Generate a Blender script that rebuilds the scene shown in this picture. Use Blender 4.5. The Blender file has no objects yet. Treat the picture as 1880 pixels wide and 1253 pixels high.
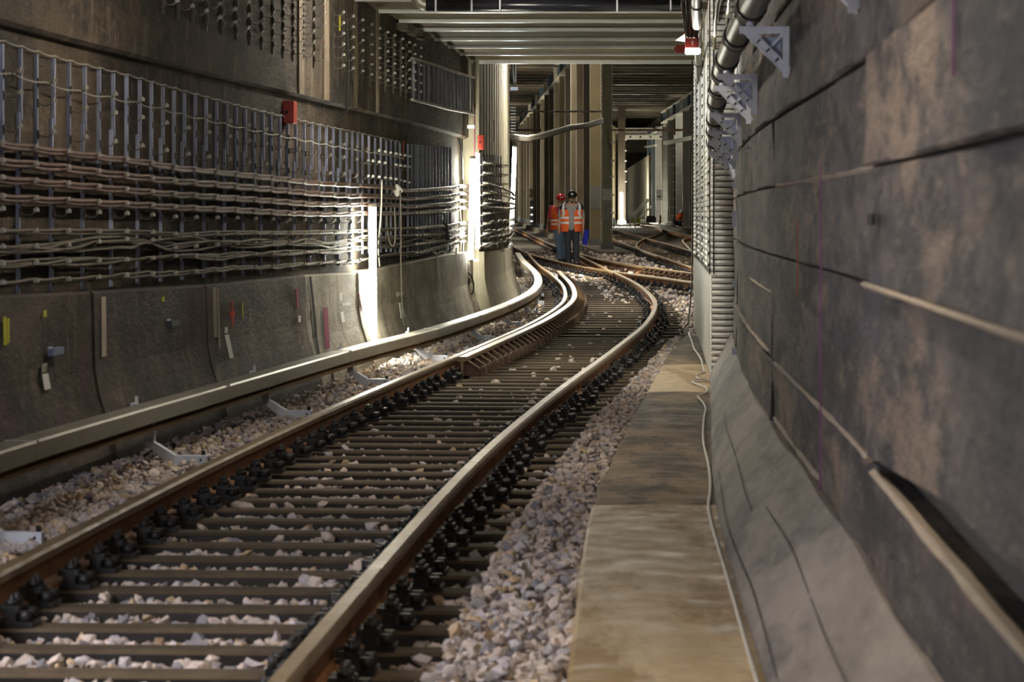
import bpy, math, random
import numpy as np
from mathutils import Matrix, Vector

random.seed(7)
rng = np.random.default_rng(7)
SC = bpy.context.scene
COL = SC.collection

# ------------------------------------------------------------------ camera
F, HY, CX, HC = 5900.0, 393.0, 940.0, 1.40      # focal length in px of a 1880 px wide frame, horizon row, eye height
cam_d = bpy.data.cameras.new('camera')
cam_d.sensor_width = 36.0
cam_d.lens = F / 1880.0 * 36.0
cam_d.shift_y = -(626.5 - HY) / 1880.0
cam_d.clip_start, cam_d.clip_end = 0.2, 500.0
cam_d.dof.use_dof = True
cam_d.dof.focus_distance = 46.0
cam_d.dof.aperture_fstop = 9.0
cam = bpy.data.objects.new('camera', cam_d)
cam.location = (0, 0, HC)
cam.rotation_euler = (math.radians(90), 0, 0)
COL.objects.link(cam)
SC.camera = cam

# ------------------------------------------------------------------ world, exposure
w = bpy.data.worlds.new('world'); SC.world = w; w.use_nodes = True
w.node_tree.nodes['Background'].inputs[0].default_value = (0.5, 0.55, 0.65, 1)
w.node_tree.nodes['Background'].inputs[1].default_value = 0.02
SC.view_settings.view_transform = 'Standard'
SC.view_settings.look = 'None'
SC.view_settings.gamma = 1.0
SC.view_settings.use_curve_mapping = False
SC.view_settings.exposure = 1.9
SC.cycles.max_bounces = 4
SC.cycles.diffuse_bounces = 3
SC.cycles.glossy_bounces = 2
SC.cycles.use_adaptive_sampling = True
SC.cycles.adaptive_threshold = 0.05
SC.cycles.adaptive_min_samples = 16
SC.cycles.sample_clamp_indirect = 4.0
SC.cycles.use_denoising = True
# light levels of the lamps built further down
L_WALL_TUBE = 54.0      # the bare tubes on the left wall
L_ADDED_HALL_TUBE = 105.0      # added tubes lighting the column hall
L_ADDED_CEIL_TUBE = 40.0
L_ADDED_NEAR_TUBE = 58.0     # added wall tubes beside and behind the camera      # added tubes under the near tunnel ceiling
L_FAR_TUBE = 150.0
L_BULKHEAD = 150.0

# ------------------------------------------------------------------ helpers: meshes
class MB:
    """collects shapes, builds one mesh"""
    def __init__(s): s.v = []; s.f = []; s.m = []; s.sm = []
    def add(s, vs, fs, mi=0, smooth=False):
        b = len(s.v); s.v.extend([tuple(map(float, p)) for p in vs])
        for k, f in enumerate(fs):
            s.f.append(tuple(i + b for i in f)); s.m.append(mi[k] if isinstance(mi, (list, tuple)) else mi); s.sm.append(smooth)
        return s
    def box(s, c, d, rz=0.0, mi=0, M=None):
        hx, hy, hz = d[0] / 2, d[1] / 2, d[2] / 2
        vs = [(x, y, z) for z in (-hz, hz) for y in (-hy, hy) for x in (-hx, hx)]
        if M is not None: vs = [M @ Vector(p) for p in vs]; vs = [(p[0] + c[0], p[1] + c[1], p[2] + c[2]) for p in vs]
        else:
            ca, sa = math.cos(rz), math.sin(rz)
            vs = [(c[0] + x * ca - y * sa, c[1] + x * sa + y * ca, c[2] + z) for x, y, z in vs]
        return s.add(vs, [(0, 2, 3, 1), (4, 5, 7, 6), (0, 1, 5, 4), (2, 6, 7, 3), (0, 4, 6, 2), (1, 3, 7, 5)], mi)
    def hexa(s, p, mi=0):
        """8 corners: bottom 4 ring, top 4 ring"""
        return s.add(p, [(3, 2, 1, 0), (4, 5, 6, 7), (0, 1, 5, 4), (1, 2, 6, 5), (2, 3, 7, 6), (3, 0, 4, 7)], mi)
    def bar(s, a, b, wd, th, mi=0, up=(0, 0, 1)):
        a = Vector(a); b = Vector(b); t = (b - a).normalized(); u = Vector(up)
        if abs(t.dot(u)) > .98: u = Vector((1, 0, 0))
        r = t.cross(u).normalized(); u = r.cross(t)
        ps = []
        for q in (a, b):
            for i, j in ((-1, -1), (1, -1), (1, 1), (-1, 1)): ps.append(q + r * (i * wd / 2) + u * (j * th / 2))
        return s.hexa([ps[0], ps[1], ps[2], ps[3], ps[4], ps[5], ps[6], ps[7]], mi)
    def tube(s, pts, r, n=8, mi=0, smooth=True, caps=True, closed=False):
        pts = [Vector(p) for p in pts]; N = len(pts)
        rr = r if isinstance(r, (list, tuple, np.ndarray)) else [r] * N
        vs = []; ref = None
        for i, p in enumerate(pts):
            t = (pts[min(i + 1, N - 1)] - pts[max(i - 1, 0)]).normalized()
            if ref is None:
                ref = Vector((0, 0, 1)) if abs(t.z) < .9 else Vector((1, 0, 0))
            u = (ref - t * ref.dot(t)).normalized(); ref = u; q = t.cross(u)
            for k in range(n):
                a = 2 * math.pi * k / n
                vs.append(p + (u * math.cos(a) + q * math.sin(a)) * rr[i])
        fs = [(i * n + k, i * n + (k + 1) % n, (i + 1) * n + (k + 1) % n, (i + 1) * n + k) for i in range(N - 1) for k in range(n)]
        b = len(s.v)
        s.add(vs, fs, mi, smooth)
        if caps:
            s.f.append(tuple(b + k for k in range(n))[::-1]); s.m.append(mi); s.sm.append(False)
            s.f.append(tuple(b + (N - 1) * n + k for k in range(n))); s.m.append(mi); s.sm.append(False)
        return s
    def cyl(s, a, b, r, n=12, mi=0, r2=None):
        return s.tube([a, b], [r, r if r2 is None else r2], n, mi)
    def lathe(s, prof, n=16, c=(0, 0, 0), mi=0, sx=1.0, sy=1.0):
        vs = [(c[0] + r * sx * math.cos(2 * math.pi * k / n), c[1] + r * sy * math.sin(2 * math.pi * k / n), c[2] + z) for r, z in prof for k in range(n)]
        fs = [(i * n + k, i * n + (k + 1) % n, (i + 1) * n + (k + 1) % n, (i + 1) * n + k) for i in range(len(prof) - 1) for k in range(n)]
        return s.add(vs, fs, mi, True)
    def sweep(s, frames, prof, mi=0, closed=True, caps=True, smooth=False):
        """frames: list of (origin, right, up); prof: list of (right, up) or function i -> list"""
        vs = []; N = len(frames)
        for i, (o, r, u) in enumerate(frames):
            pr = prof(i) if callable(prof) else prof
            for a, b in pr: vs.append((o[0] + r[0] * a + u[0] * b, o[1] + r[1] * a + u[1] * b, o[2] + r[2] * a + u[2] * b))
        n = len(prof(0) if callable(prof) else prof); K = n if closed else n - 1
        fs = []; ms = []
        for i in range(N - 1):
            for k in range(K):
                fs.append((i * n + k, i * n + (k + 1) % n, (i + 1) * n + (k + 1) % n, (i + 1) * n + k))
                ms.append(mi[k] if isinstance(mi, (list, tuple)) else mi)
        b = len(s.v)
        s.add(vs, fs, ms, smooth)
        if caps and closed:
            m0 = mi[0] if isinstance(mi, (list, tuple)) else mi
            s.f.append(tuple(b + k for k in range(n))[::-1]); s.m.append(m0); s.sm.append(False)
            s.f.append(tuple(b + (N - 1) * n + k for k in range(n))); s.m.append(m0); s.sm.append(False)
        return s
    def mesh(s, name, mats):
        me = bpy.data.meshes.new(name)
        me.from_pydata(s.v, [], s.f)
        for m in (mats if isinstance(mats, (list, tuple)) else [mats]): me.materials.append(m)
        me.polygons.foreach_set('material_index', s.m)
        me.polygons.foreach_set('use_smooth', s.sm)
        me.update()
        return me
    def obj(s, name, mats, parent=None, label=None, cat=None, group=None, kind=None, bevel=0):
        o = link(name, s.mesh(name, mats), parent)
        if bevel:
            md = o.modifiers.new('bevel', 'BEVEL'); md.width = bevel; md.segments = 2; md.limit_method = 'ANGLE'
        tag(o, label, cat, group, kind)
        return o

def link(name, data, parent=None, M=None):
    o = bpy.data.objects.new(name, data); COL.objects.link(o)
    if M is not None: o.matrix_world = M
    if parent is not None: o.parent = parent
    return o
def tag(o, label=None, cat=None, group=None, kind=None):
    if label: o['label'] = label
    if cat: o['category'] = cat
    if group: o['group'] = group
    if kind: o['kind'] = kind
    return o
def empty(name, loc=(0, 0, 0), rz=0.0, label=None, cat=None, group=None, kind=None):
    o = bpy.data.objects.new(name, None); COL.objects.link(o); o.empty_display_size = .1
    o.location = loc; o.rotation_euler = (0, 0, rz)
    return tag(o, label, cat, group, kind)

ONES = ('', 'first', 'second', 'third', 'fourth', 'fifth', 'sixth', 'seventh', 'eighth', 'ninth', 'tenth', 'eleventh', 'twelfth', 'thirteenth', 'fourteenth', 'fifteenth', 'sixteenth', 'seventeenth', 'eighteenth', 'nineteenth')
TENS = ('', '', 'twenty', 'thirty', 'forty', 'fifty', 'sixty', 'seventy', 'eighty', 'ninety')
def nth(n):
    """ordinal in words"""
    if n >= 100: return 'hundred and ' + nth(n - 100) if n > 100 else 'hundredth'
    if n < 20: return ONES[n]
    return TENS[n // 10][:-1] + 'ieth' if n % 10 == 0 else TENS[n // 10] + '-' + ONES[n % 10]

# ------------------------------------------------------------------ helpers: materials
def ramp(nt, src, stops):
    r = nt.nodes.new('ShaderNodeValToRGB'); e = r.color_ramp.elements
    while len(e) < len(stops): e.new(0.5)
    for k, (p, c) in enumerate(stops):
        e[k].position = p; e[k].color = (*c, 1) if len(c) == 3 else c
    nt.links.new(src, r.inputs[0]); return r.outputs[0]
def noise(nt, vec, scale, detail=4, rough=.6, stretch=None, dist=0.0):
    if stretch:
        mp = nt.nodes.new('ShaderNodeMapping'); mp.inputs['Scale'].default_value = stretch
        nt.links.new(vec, mp.inputs[0]); vec = mp.outputs[0]
    n = nt.nodes.new('ShaderNodeTexNoise'); n.inputs['Scale'].default_value = scale
    n.inputs['Detail'].default_value = detail; n.inputs['Roughness'].default_value = rough; n.inputs['Distortion'].default_value = dist
    nt.links.new(vec, n.inputs['Vector']); return n.outputs[0]
def mix(nt, fac, a, b, mode='MIX'):
    m = nt.nodes.new('ShaderNodeMix'); m.data_type = 'RGBA'; m.blend_type = mode
    for s, v in ((m.inputs[0], fac), (m.inputs[6], a), (m.inputs[7], b)):
        if isinstance(v, (int, float)): s.default_value = v
        elif isinstance(v, tuple): s.default_value = (*v, 1) if len(v) == 3 else v
        else: nt.links.new(v, s)
    return m.outputs[2]
MATS = {}
def mat(name, c1, c2=None, rough=.8, metal=0.0, scale=3.0, lo=.35, hi=.65, layers=(), bump=None, emit=None, obj_tint=0.0, attr=None, spec=None, rough_var=0.0, alpha=None, st0=None):
    """layers: (scale, stretch, lo, hi, colour, strength)"""
    if name in MATS: return MATS[name]
    m = bpy.data.materials.new(name); m.use_nodes = True; nt = m.node_tree
    b = nt.nodes['Principled BSDF']; b.inputs['Roughness'].default_value = rough; b.inputs['Metallic'].default_value = metal
    if spec is not None: b.inputs['Specular IOR Level'].default_value = spec
    tc = nt.nodes.new('ShaderNodeTexCoord'); vec = tc.outputs['Object']
    if emit:
        b.inputs['Base Color'].default_value = (0, 0, 0, 1); b.inputs['Emission Color'].default_value = (*c1, 1); b.inputs['Emission Strength'].default_value = emit
        MATS[name] = m; return m
    if c2 is None: col = None
    else: col = ramp(nt, noise(nt, vec, scale, 7, .64, st0), [(lo, c1), (hi, c2)])
    for (sc, st, l, h, cc, k) in layers:
        fac = ramp(nt, noise(nt, vec, sc, 8, .66, st), [(l, (0, 0, 0)), (h, (k, k, k))])
        col = mix(nt, fac, col if col is not None else c1, cc)
    if attr:
        a = nt.nodes.new('ShaderNodeAttribute'); a.attribute_name = attr
        col = mix(nt, 1.0, col if col is not None else c1, a.outputs['Color'], 'MULTIPLY')
    if obj_tint:
        oi = nt.nodes.new('ShaderNodeObjectInfo')
        t = ramp(nt, oi.outputs['Random'], [(0, (1 - obj_tint,) * 3), (1, (1 + obj_tint,) * 3)])
        col = mix(nt, 1.0, col if col is not None else c1, t, 'MULTIPLY')
    if col is None: b.inputs['Base Color'].default_value = (*c1, 1)
    else: nt.links.new(col, b.inputs['Base Color'])
    if rough_var:
        rr = ramp(nt, noise(nt, vec, scale * 2), [(.3, (max(0, rough - rough_var),) * 3), (.7, (min(1, rough + rough_var),) * 3)])
        nt.links.new(rr, b.inputs['Roughness'])
    if bump:
        bn = nt.nodes.new('ShaderNodeBump'); bn.inputs['Strength'].default_value = bump[1]; bn.inputs['Distance'].default_value = bump[2] if len(bump) > 2 else .02
        nt.links.new(noise(nt, vec, bump[0], 6, .65, bump[3] if len(bump) > 3 else None), bn.inputs['Height']); nt.links.new(bn.outputs[0], b.inputs['Normal'])
    MATS[name] = m; return m

# concrete family
M_WALL_L = mat('old_brown_concrete', (.018, .013, .008), (.080, .057, .036), .85, scale=2.2, lo=.40, hi=.60, st0=(1, .3, 1), layers=[
    (9, (1, .6, .16), .53, .66, (.19, .14, .09), .7), (4.0, (1, .3, .8), .5, .62, (.013, .010, .008), .85),
    (30, (1, .3, 1), .54, .70, (.15, .112, .075), .55), (1.3, (1, .3, 1), .54, .64, (.15, .112, .075), .5)], bump=(24, .8, .03, (1, .35, 1)))
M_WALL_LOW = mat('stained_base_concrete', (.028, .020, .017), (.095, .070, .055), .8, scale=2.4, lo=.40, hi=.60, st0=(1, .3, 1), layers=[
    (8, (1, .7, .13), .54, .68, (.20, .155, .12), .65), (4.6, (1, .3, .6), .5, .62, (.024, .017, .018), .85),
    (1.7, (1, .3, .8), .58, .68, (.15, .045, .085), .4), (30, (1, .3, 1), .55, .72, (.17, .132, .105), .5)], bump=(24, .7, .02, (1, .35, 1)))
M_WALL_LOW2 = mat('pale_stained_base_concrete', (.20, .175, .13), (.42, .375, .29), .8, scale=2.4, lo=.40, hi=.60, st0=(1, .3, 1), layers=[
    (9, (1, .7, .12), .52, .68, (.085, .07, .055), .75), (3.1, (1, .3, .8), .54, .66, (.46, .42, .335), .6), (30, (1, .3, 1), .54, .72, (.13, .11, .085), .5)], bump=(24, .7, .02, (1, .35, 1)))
M_WALL_PALE = mat('board_marked_concrete', (.26, .235, .17), (.42, .385, .29), .8, scale=1.2, layers=[
    (16, (1, 1, .03), .48, .68, (.16, .14, .10), .7), (5, (1, 1, .15), .58, .78, (.10, .085, .062), .5)], bump=(40, .6, .02, (1, 1, .06)))
M_WALL_R = mat('dark_sooty_concrete', (.040, .036, .041), (.135, .115, .110), .75, scale=4.2, lo=.40, hi=.60, st0=(1, .17, 1), layers=[
    (2.0, (1, .17, 1), .50, .60, (.27, .20, .15), .85), (9, (1, .2, .7), .5, .62, (.028, .026, .034), .8),
    (16, (1, .17, 1), .56, .72, (.29, .235, .20), .55), (3.4, (1, .17, .8), .57, .66, (.062, .055, .085), .7)], bump=(16, .9, .03, (1, .25, 1)))
M_SKIRT = mat('smooth_grey_skirt_concrete', (.17, .148, .140), (.315, .272, .245), .7, scale=2.4, lo=.4, hi=.6, st0=(1, .2, 1), layers=[
    (4.2, (1, .2, 1), .5, .64, (.085, .078, .083), .75), (13, (1, .2, 1), .55, .72, (.39, .34, .285), .5)], bump=(30, .4, .012, (1, .3, 1)))
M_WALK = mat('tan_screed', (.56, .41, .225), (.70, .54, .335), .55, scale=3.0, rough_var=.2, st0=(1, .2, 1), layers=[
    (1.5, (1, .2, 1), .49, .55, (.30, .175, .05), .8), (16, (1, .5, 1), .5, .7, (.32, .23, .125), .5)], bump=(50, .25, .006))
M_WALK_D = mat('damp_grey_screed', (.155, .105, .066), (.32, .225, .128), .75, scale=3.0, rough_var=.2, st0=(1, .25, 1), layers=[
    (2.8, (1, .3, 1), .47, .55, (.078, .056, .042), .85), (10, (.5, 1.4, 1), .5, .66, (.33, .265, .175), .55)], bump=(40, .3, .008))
M_CEIL = mat('ceiling_concrete', (.13, .106, .06), (.21, .175, .105), .85, scale=1.3, layers=[
    (8, (.12, 1, 1), .48, .7, (.075, .06, .036), .75), (3, (1, 1, 1), .62, .75, (.50, .45, .33), .5)], bump=(30, .5, .015))
M_CEIL_D = mat('sooty_ceiling_concrete', (.12, .098, .07), (.21, .172, .122), .85, scale=.6, layers=[
    (5, (.05, 1, 1), .5, .7, (.06, .05, .037), .7)], bump=(14, .5, .02))
M_CEIL_BEAM = mat('pale_painted_beam', (.74, .75, .73), (.84, .85, .83), .3, scale=4, layers=[(14, (.15, 1, 1), .58, .75, (.34, .31, .25), .6)])
M_PILASTER = mat('tan_pilaster_concrete', (.15, .115, .078), (.24, .19, .132), .8, scale=3, layers=[(12, (1, 1, .15), .5, .66, (.08, .06, .042), .7)], bump=(30, .5, .015))
M_DARKPLASTER = mat('dark_back_concrete', (.10, .085, .06), (.17, .145, .105), .85, scale=.5, bump=(8, .4, .03))
M_GROUND = mat('ground_dirt', (.10, .085, .065), (.20, .175, .14), .9, scale=5, layers=[(40, None, .5, .7, (.30, .27, .235), .6), (1.1, None, .5, .6, (.07, .055, .04), .6)], bump=(60, 1.0, .04))
M_STONE = mat('ballast_stone', (.66, .60, .56), (.86, .80, .75), .85, scale=12, attr='tint', bump=(60, .4, .006))
M_SHADE_BLACK = mat('painted_shade_black', (.016, .013, .014), (.034, .027, .024), .7, scale=9)  # near-black that paints in the shade of sleeper sides and wall recess
M_ARC = mat('dark_hook_steel', (.085, .072, .056), (.14, .12, .095), .6, .1, scale=20)
# track
M_SLEEPER = mat('weathered_brown_sleeper', (.080, .056, .033), (.145, .105, .061), .8, scale=5, layers=[(22, (.2, 3, 1), .5, .75, (.065, .048, .035), .7)], bump=(35, .4, .01, (.3, 3, 1)), obj_tint=.2)
M_RAIL_HEAD = mat('worn_rail_head', (.22, .152, .078), (.33, .235, .13), .42, .3, scale=6, layers=[(3, (1, .3, 1), .55, .7, (.13, .08, .042), .6)], rough_var=.1)
M_RAIL_WEB = mat('rusty_rail_web', (.21, .090, .032), (.33, .15, .056), .75, .1, scale=9, layers=[(20, None, .5, .75, (.10, .055, .03), .6)])
M_FAST = mat('black_rail_fastening', (.016, .016, .018), (.034, .033, .034), .5, .3, scale=30)
M_GUARD = mat('dark_rust_guard_rail', (.10, .06, .042), (.17, .105, .07), .65, .2, scale=14)
M_COVER = mat('grey_conductor_cover', (.36, .34, .285), (.43, .405, .345), .38, .35, scale=2, layers=[(9, (1, 1, 2), .52, .8, (.26, .235, .19), .5)])
M_LIVE = mat('rusty_live_rail', (.24, .15, .07), (.32, .21, .10), .7, .1, scale=8)
M_GALV = mat('galvanised_steel', (.66, .70, .80), (.78, .82, .92), .45, .0, scale=18)
M_GALV_D = mat('dull_galvanised_post', (.34, .38, .53), (.48, .53, .71), .5, .1, scale=7, layers=[(5, (1, 1, .3), .55, .75, (.16, .155, .16), .6)], obj_tint=.25)
M_HOOK = mat('weathered_hook_steel', (.38, .365, .31), (.50, .48, .42), .5, .1, scale=20)
M_CABLE_R = mat('red_brown_cable', (.092, .044, .033), (.165, .09, .07), .5, scale=9, layers=[(25, None, .5, .8, (.33, .27, .22), .5)])
M_CABLE_G = mat('grey_dusty_cable', (.092, .077, .056), (.17, .146, .108), .6, scale=8, layers=[(25, None, .5, .8, (.11, .09, .07), .6)])
M_CABLE_K = mat('black_cable', (.025, .025, .025), (.05, .048, .045), .5, scale=10)
M_CABLE_W = mat('pale_cable', (.48, .45, .38), (.58, .55, .47), .5, scale=10)
# hall steel
M_COL = mat('ochre_brown_column_paint', (.125, .095, .057), (.19, .148, .09), .55, .05, scale=.8, layers=[(6, (1, 1, .06), .5, .7, (.085, .065, .042), .6)], obj_tint=.25)
M_COL_Y = mat('pale_ochre_column_paint', (.25, .195, .10), (.33, .26, .138), .55, .05, scale=1.2, layers=[(6, (1, 1, .06), .55, .75, (.32, .25, .14), .5)])
M_COL_O = mat('olive_column_paint', (.20, .178, .12), (.27, .24, .165), .55, .05, scale=1.0, layers=[(6, (1, 1, .06), .5, .7, (.14, .12, .08), .5)])
M_COL_G = mat('grey_column_paint', (.20, .195, .175), (.27, .26, .235), .5, .1, scale=1.0, layers=[(6, (1, 1, .06), .55, .75, (.15, .14, .125), .5)], obj_tint=.12)
M_COL_K = mat('dark_brown_column_paint', (.055, .04, .027), (.09, .068, .042), .6, .05, scale=1.0)
M_EDGE = mat('pale_flange_edge', (.50, .46, .36), (.58, .535, .42), .5, .1, scale=3)
M_BLUE = mat('blue_grey_girder_paint', (.055, .085, .11), (.085, .12, .145), .5, .1, scale=1.0)
M_TRAY = mat('cream_tray_paint', (.56, .545, .46), (.64, .62, .53), .5, scale=2)
# misc
M_LINING = mat('off_white_lining_slat', (.80, .79, .75), (.88, .87, .83), .42, .0, scale=5, layers=[(18, (1, 1, 1), .58, .8, (.44, .43, .38), .5)])
M_PLATE = mat('pale_grey_lining_plate', (.47, .465, .435), (.55, .545, .51), .45, .1, scale=2)
M_DARK = mat('black_gap', (.01, .01, .011), None, .8)
M_PIPE = mat('grey_metal_pipe', (.20, .185, .155), (.28, .26, .22), .42, .45, scale=6)
M_PIPE_K = mat('glossy_black_pipe', (.018, .019, .026), None, .22)
M_RED = mat('red_box_enamel', (.46, .045, .022), (.54, .06, .03), .45, scale=6)
M_MAROON = mat('maroon_lamp_box', (.20, .04, .035), (.26, .055, .045), .5, scale=8)
M_WHITE = mat('white_marker', (.75, .75, .70), (.82, .82, .78), .5, scale=10)
M_YELLOW = mat('yellow_spray_paint', (.62, .60, .03), None, .7)
M_REDP = mat('red_spray_paint', (.62, .06, .02), None, .7)
M_PINKP = mat('pink_spray_paint', (.27, .06, .11), None, .85)
M_PURP = mat('purple_spray_paint', (.22, .06, .20), None, .8)
M_BLUEP = mat('blue_grey_plate', (.16, .22, .33), None, .6)
M_GREENP = mat('green_spray_paint', (.06, .55, .10), None, .6)

# ------------------------------------------------------------------ the lie of the land: pixel <-> place, track axes
def zg(Y):
    """the tracks climb gently beyond about 50 m"""
    if Y > 56: return .0056 * (Y - 50)
    if Y < 44: return 0.0
    return .0056 * (Y - 44) ** 2 / 24
def gp(x, y, z=0.0):
    """point at height z above the ground seen at a photo pixel"""
    Y = F * (HC - z) / (y - HY)
    for _ in range(120): Y = .5 * Y + .5 * F * (HC - z - zg(Y)) / (y - HY)
    return ((x - CX) * Y / F, Y, z + zg(Y))
class Spline:
    """natural cubic spline"""
    def __init__(s, xs, ys):
        s.x = np.array(xs, float); s.y = np.array(ys, float); n = len(xs); h = np.diff(s.x)
        A = np.eye(n); b = np.zeros(n)
        for i in range(1, n - 1):
            A[i, i - 1], A[i, i], A[i, i + 1] = h[i - 1], 2 * (h[i - 1] + h[i]), h[i]
            b[i] = 6 * ((s.y[i + 1] - s.y[i]) / h[i] - (s.y[i] - s.y[i - 1]) / h[i - 1])
        s.m = np.linalg.solve(A, b); s.h = h
    def __call__(s, t):
        if t < s.x[0]: return s.y[0] + (t - s.x[0]) * ((s.y[1] - s.y[0]) / s.h[0] - s.h[0] * s.m[1] / 6)
        if t > s.x[-1]: return s.y[-1] + (t - s.x[-1]) * ((s.y[-1] - s.y[-2]) / s.h[-1] + s.h[-1] * s.m[-2] / 6)
        i = min(int(np.searchsorted(s.x, t, side='right')) - 1, len(s.h) - 1); h = s.h[i]; a = s.x[i + 1] - t; c = t - s.x[i]
        return float(s.m[i] * a ** 3 / (6 * h) + s.m[i + 1] * c ** 3 / (6 * h) + (s.y[i] / h - s.m[i] * h / 6) * a + (s.y[i + 1] / h - s.m[i + 1] * h / 6) * c)
    def d(s, t): return (s(t + .25) - s(t - .25)) / .5
XM = Spline([4, 8, 12, 16, 20, 24, 28, 32, 36, 40, 44, 48, 52, 56, 60, 64, 68, 72, 76, 80, 84, 90, 100],
            [-1.49, -1.31, -1.10, -.86, -.56, -.22, .14, .49, .82, 1.09, 1.31, 1.45, 1.51, 1.52, 1.47, 1.40, 1.31, 1.235, 1.18, 1.14, 1.09, .92, .63])
XS = Spline([44, 50, 56.8, 60, 65, 70, 75, 80, 90, 100, 110, 120, 130, 150, 170], [5.75, 4.85, 3.85, 3.40, 2.72, 2.15, 1.74, 1.40, .93, .63, .42, .22, .02, -.38, -.8])
XT = Spline([60, 90, 120, 150, 200], [4.62, 4.33, 4.2, 4.05, 3.85])
def at(ax, Y, off=0.0, z=0.0, ground=True):
    th = math.atan(ax.d(Y))
    return (ax(Y) + off * math.cos(th), Y - off * math.sin(th), z + (zg(Y) if ground else 0.0))
def heading(ax, Y): return math.atan(ax.d(Y))
def frames(ax, Ys, off=0.0, z=0.0, ground=True):
    out = []
    for Y in Ys:
        th = heading(ax, Y); zz = z(Y) if callable(z) else z; oo = off(Y) if callable(off) else off
        out.append((at(ax, Y, oo, zz, ground), (math.cos(th), -math.sin(th), 0), (0, 0, 1)))
    return out
def steps(a, b, d):
    n = max(1, int(math.ceil((b - a) / d))); return [a + (b - a) * i / n for i in range(n + 1)]
def on_wall(x, off):
    """distance at which the strip at that offset from the main track crosses a photo column (left wall)"""
    lo, hi = 3.0, 58.0
    for _ in range(50):
        m = (lo + hi) / 2; p = at(XM, m, off)
        if CX + F * p[0] / p[1] < x: lo = m
        else: hi = m
    return (lo + hi) / 2
def wall_pt(x, y, off):
    Y = on_wall(x, off); p = at(XM, Y, off); return Y, HC - (y - HY) * p[1] / F
def interp(tab):
    xs = [t[0] for t in tab]; ys = [t[1] for t in tab]
    return lambda t: float(np.interp(t, xs, ys))
def wall_line(px, off):
    """photo polyline on the left wall -> height as a function of distance"""
    return interp([wall_pt(x, y, off) for x, y in px])
# ================================================================== THE SETTING
# floor: follows the climb of the tracks
mb = MB()
Ys = [-9, 0, 20, 40, 44, 47, 50, 53, 56, 70, 100, 150, 210, 262]
Xs = [-7, -3, 0, 3, 7, 16]
vs = [(x, y, zg(y) - .105) for y in Ys for x in Xs]
fs = [(j * 6 + i, j * 6 + i + 1, (j + 1) * 6 + i + 1, (j + 1) * 6 + i) for j in range(len(Ys) - 1) for i in range(5)]
mb.add(vs, fs)
floor = mb.obj('floor', M_GROUND, kind='structure', label='dirt and ballast bed of the tunnel floor')

# ------------------------------------------------------------------ left wall
OFF_UP, OFF_SHELF = -1.78, -1.71
ledge_near = interp([wall_pt(0, 543, -1.66), wall_pt(180, 535, -1.66), wall_pt(390, 522, -1.66), wall_pt(560, 505, -1.66), wall_pt(660, 500, -1.66), wall_pt(823, 466, -1.66), (48, .88), (60, .9)])
shelf_z = lambda Y: 2.36
Y_PIER = 41.0
wl = empty('wall_left', kind='structure', label='old brown concrete tunnel wall carrying the cable racks')
# upper face with an overhanging beam course
mb = MB()
fr = frames(XM, steps(3.5, Y_PIER, .75))
YL = steps(3.5, Y_PIER, .75)
def prof_up(i):
    zl = ledge_near(YL[i]) - .02
    return [(OFF_UP, zl), (OFF_UP, 2.36), (-2.3, 2.36), (-2.3, zl)]
mb.sweep(fr, prof_up)
mb.obj('rack_wall_face', M_WALL_L, wl)
mb = MB(); mb.sweep(fr, [(OFF_SHELF, 2.38), (OFF_SHELF, 3.40), (-2.3, 3.40), (-2.3, 2.36), (OFF_SHELF - .03, 2.36)])
mb.obj('upper_beam_course', M_WALL_L, wl)
# base course cast in separate lengths with open joints
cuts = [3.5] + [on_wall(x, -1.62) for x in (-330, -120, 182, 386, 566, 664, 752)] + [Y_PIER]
for k in range(len(cuts) - 1):
    a, b = cuts[k] + .006, cuts[k + 1] - .006
    YY = steps(a, b, .7); d = (.0, .012, -.006, .008, .014, -.004, .01, .004)[k % 8]
    mb = MB()
    def prof_low(i, YY=YY, d=d):
        zl = ledge_near(YY[i]); s = (zl - .45)
        return [(-1.49 + d, -.12), (-1.52 + d, .05), (-1.575 + d, .22), (-1.625 + d, .38), (-1.65 + d, .52), (-1.66 + d, zl - .015), (-1.675 + d, zl), (-2.2, zl), (-2.2, -.12)]
    mb.sweep(frames(XM, YY), prof_low)
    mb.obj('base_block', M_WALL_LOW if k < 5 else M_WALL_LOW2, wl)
# pilasters on the upper course
for x0, x1 in ((543, 557), (589, 603), (648, 654), (689, 695)):
    Y = on_wall((x0 + x1) / 2, OFF_SHELF); wd = (x1 - x0) / 26.0 * (Y / 28) ** 1.2 * .55
    th = heading(XM, Y); p = at(XM, Y, OFF_SHELF + .004, 2.88)
    MB().box(p, (.03, wd, 1.0), -th).obj('pilaster', M_PILASTER, wl)
# pale board-marked pier and the wall running on round the bend
mb = MB(); YY = steps(Y_PIER, 98, 1.0)
mb.sweep(frames(XM, YY, ground=False), lambda i: [(-1.34, -.12), (-1.37, .06), (-1.43, .24), (-1.475, .42), (-1.50, .56), (-1.51, ledge_near(YY[i])), (-1.575, ledge_near(YY[i])), (-1.575, 7.9), (-2.6, 7.9), (-2.6, -.12)])
mb.obj('pier', M_WALL_PALE, wl)
# raised board marks on the pier
for k in range(26):
    Y = Y_PIER + .3 + k * .62; th = heading(XM, Y)
    MB().box(at(XM, Y, -1.573, 3.2, False), (.016, .10 + .05 * (k % 3), 4.6), -th).obj('board_mark', M_WALL_PALE, wl)
for k in range(3):
    p = at(XM, Y_PIER - .012, -1.63 - .055 * k, 2.15)
    MB().box(p, (.028, .02, 2.4), 0).obj('board_mark', M_WALL_PALE, wl)

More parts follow.
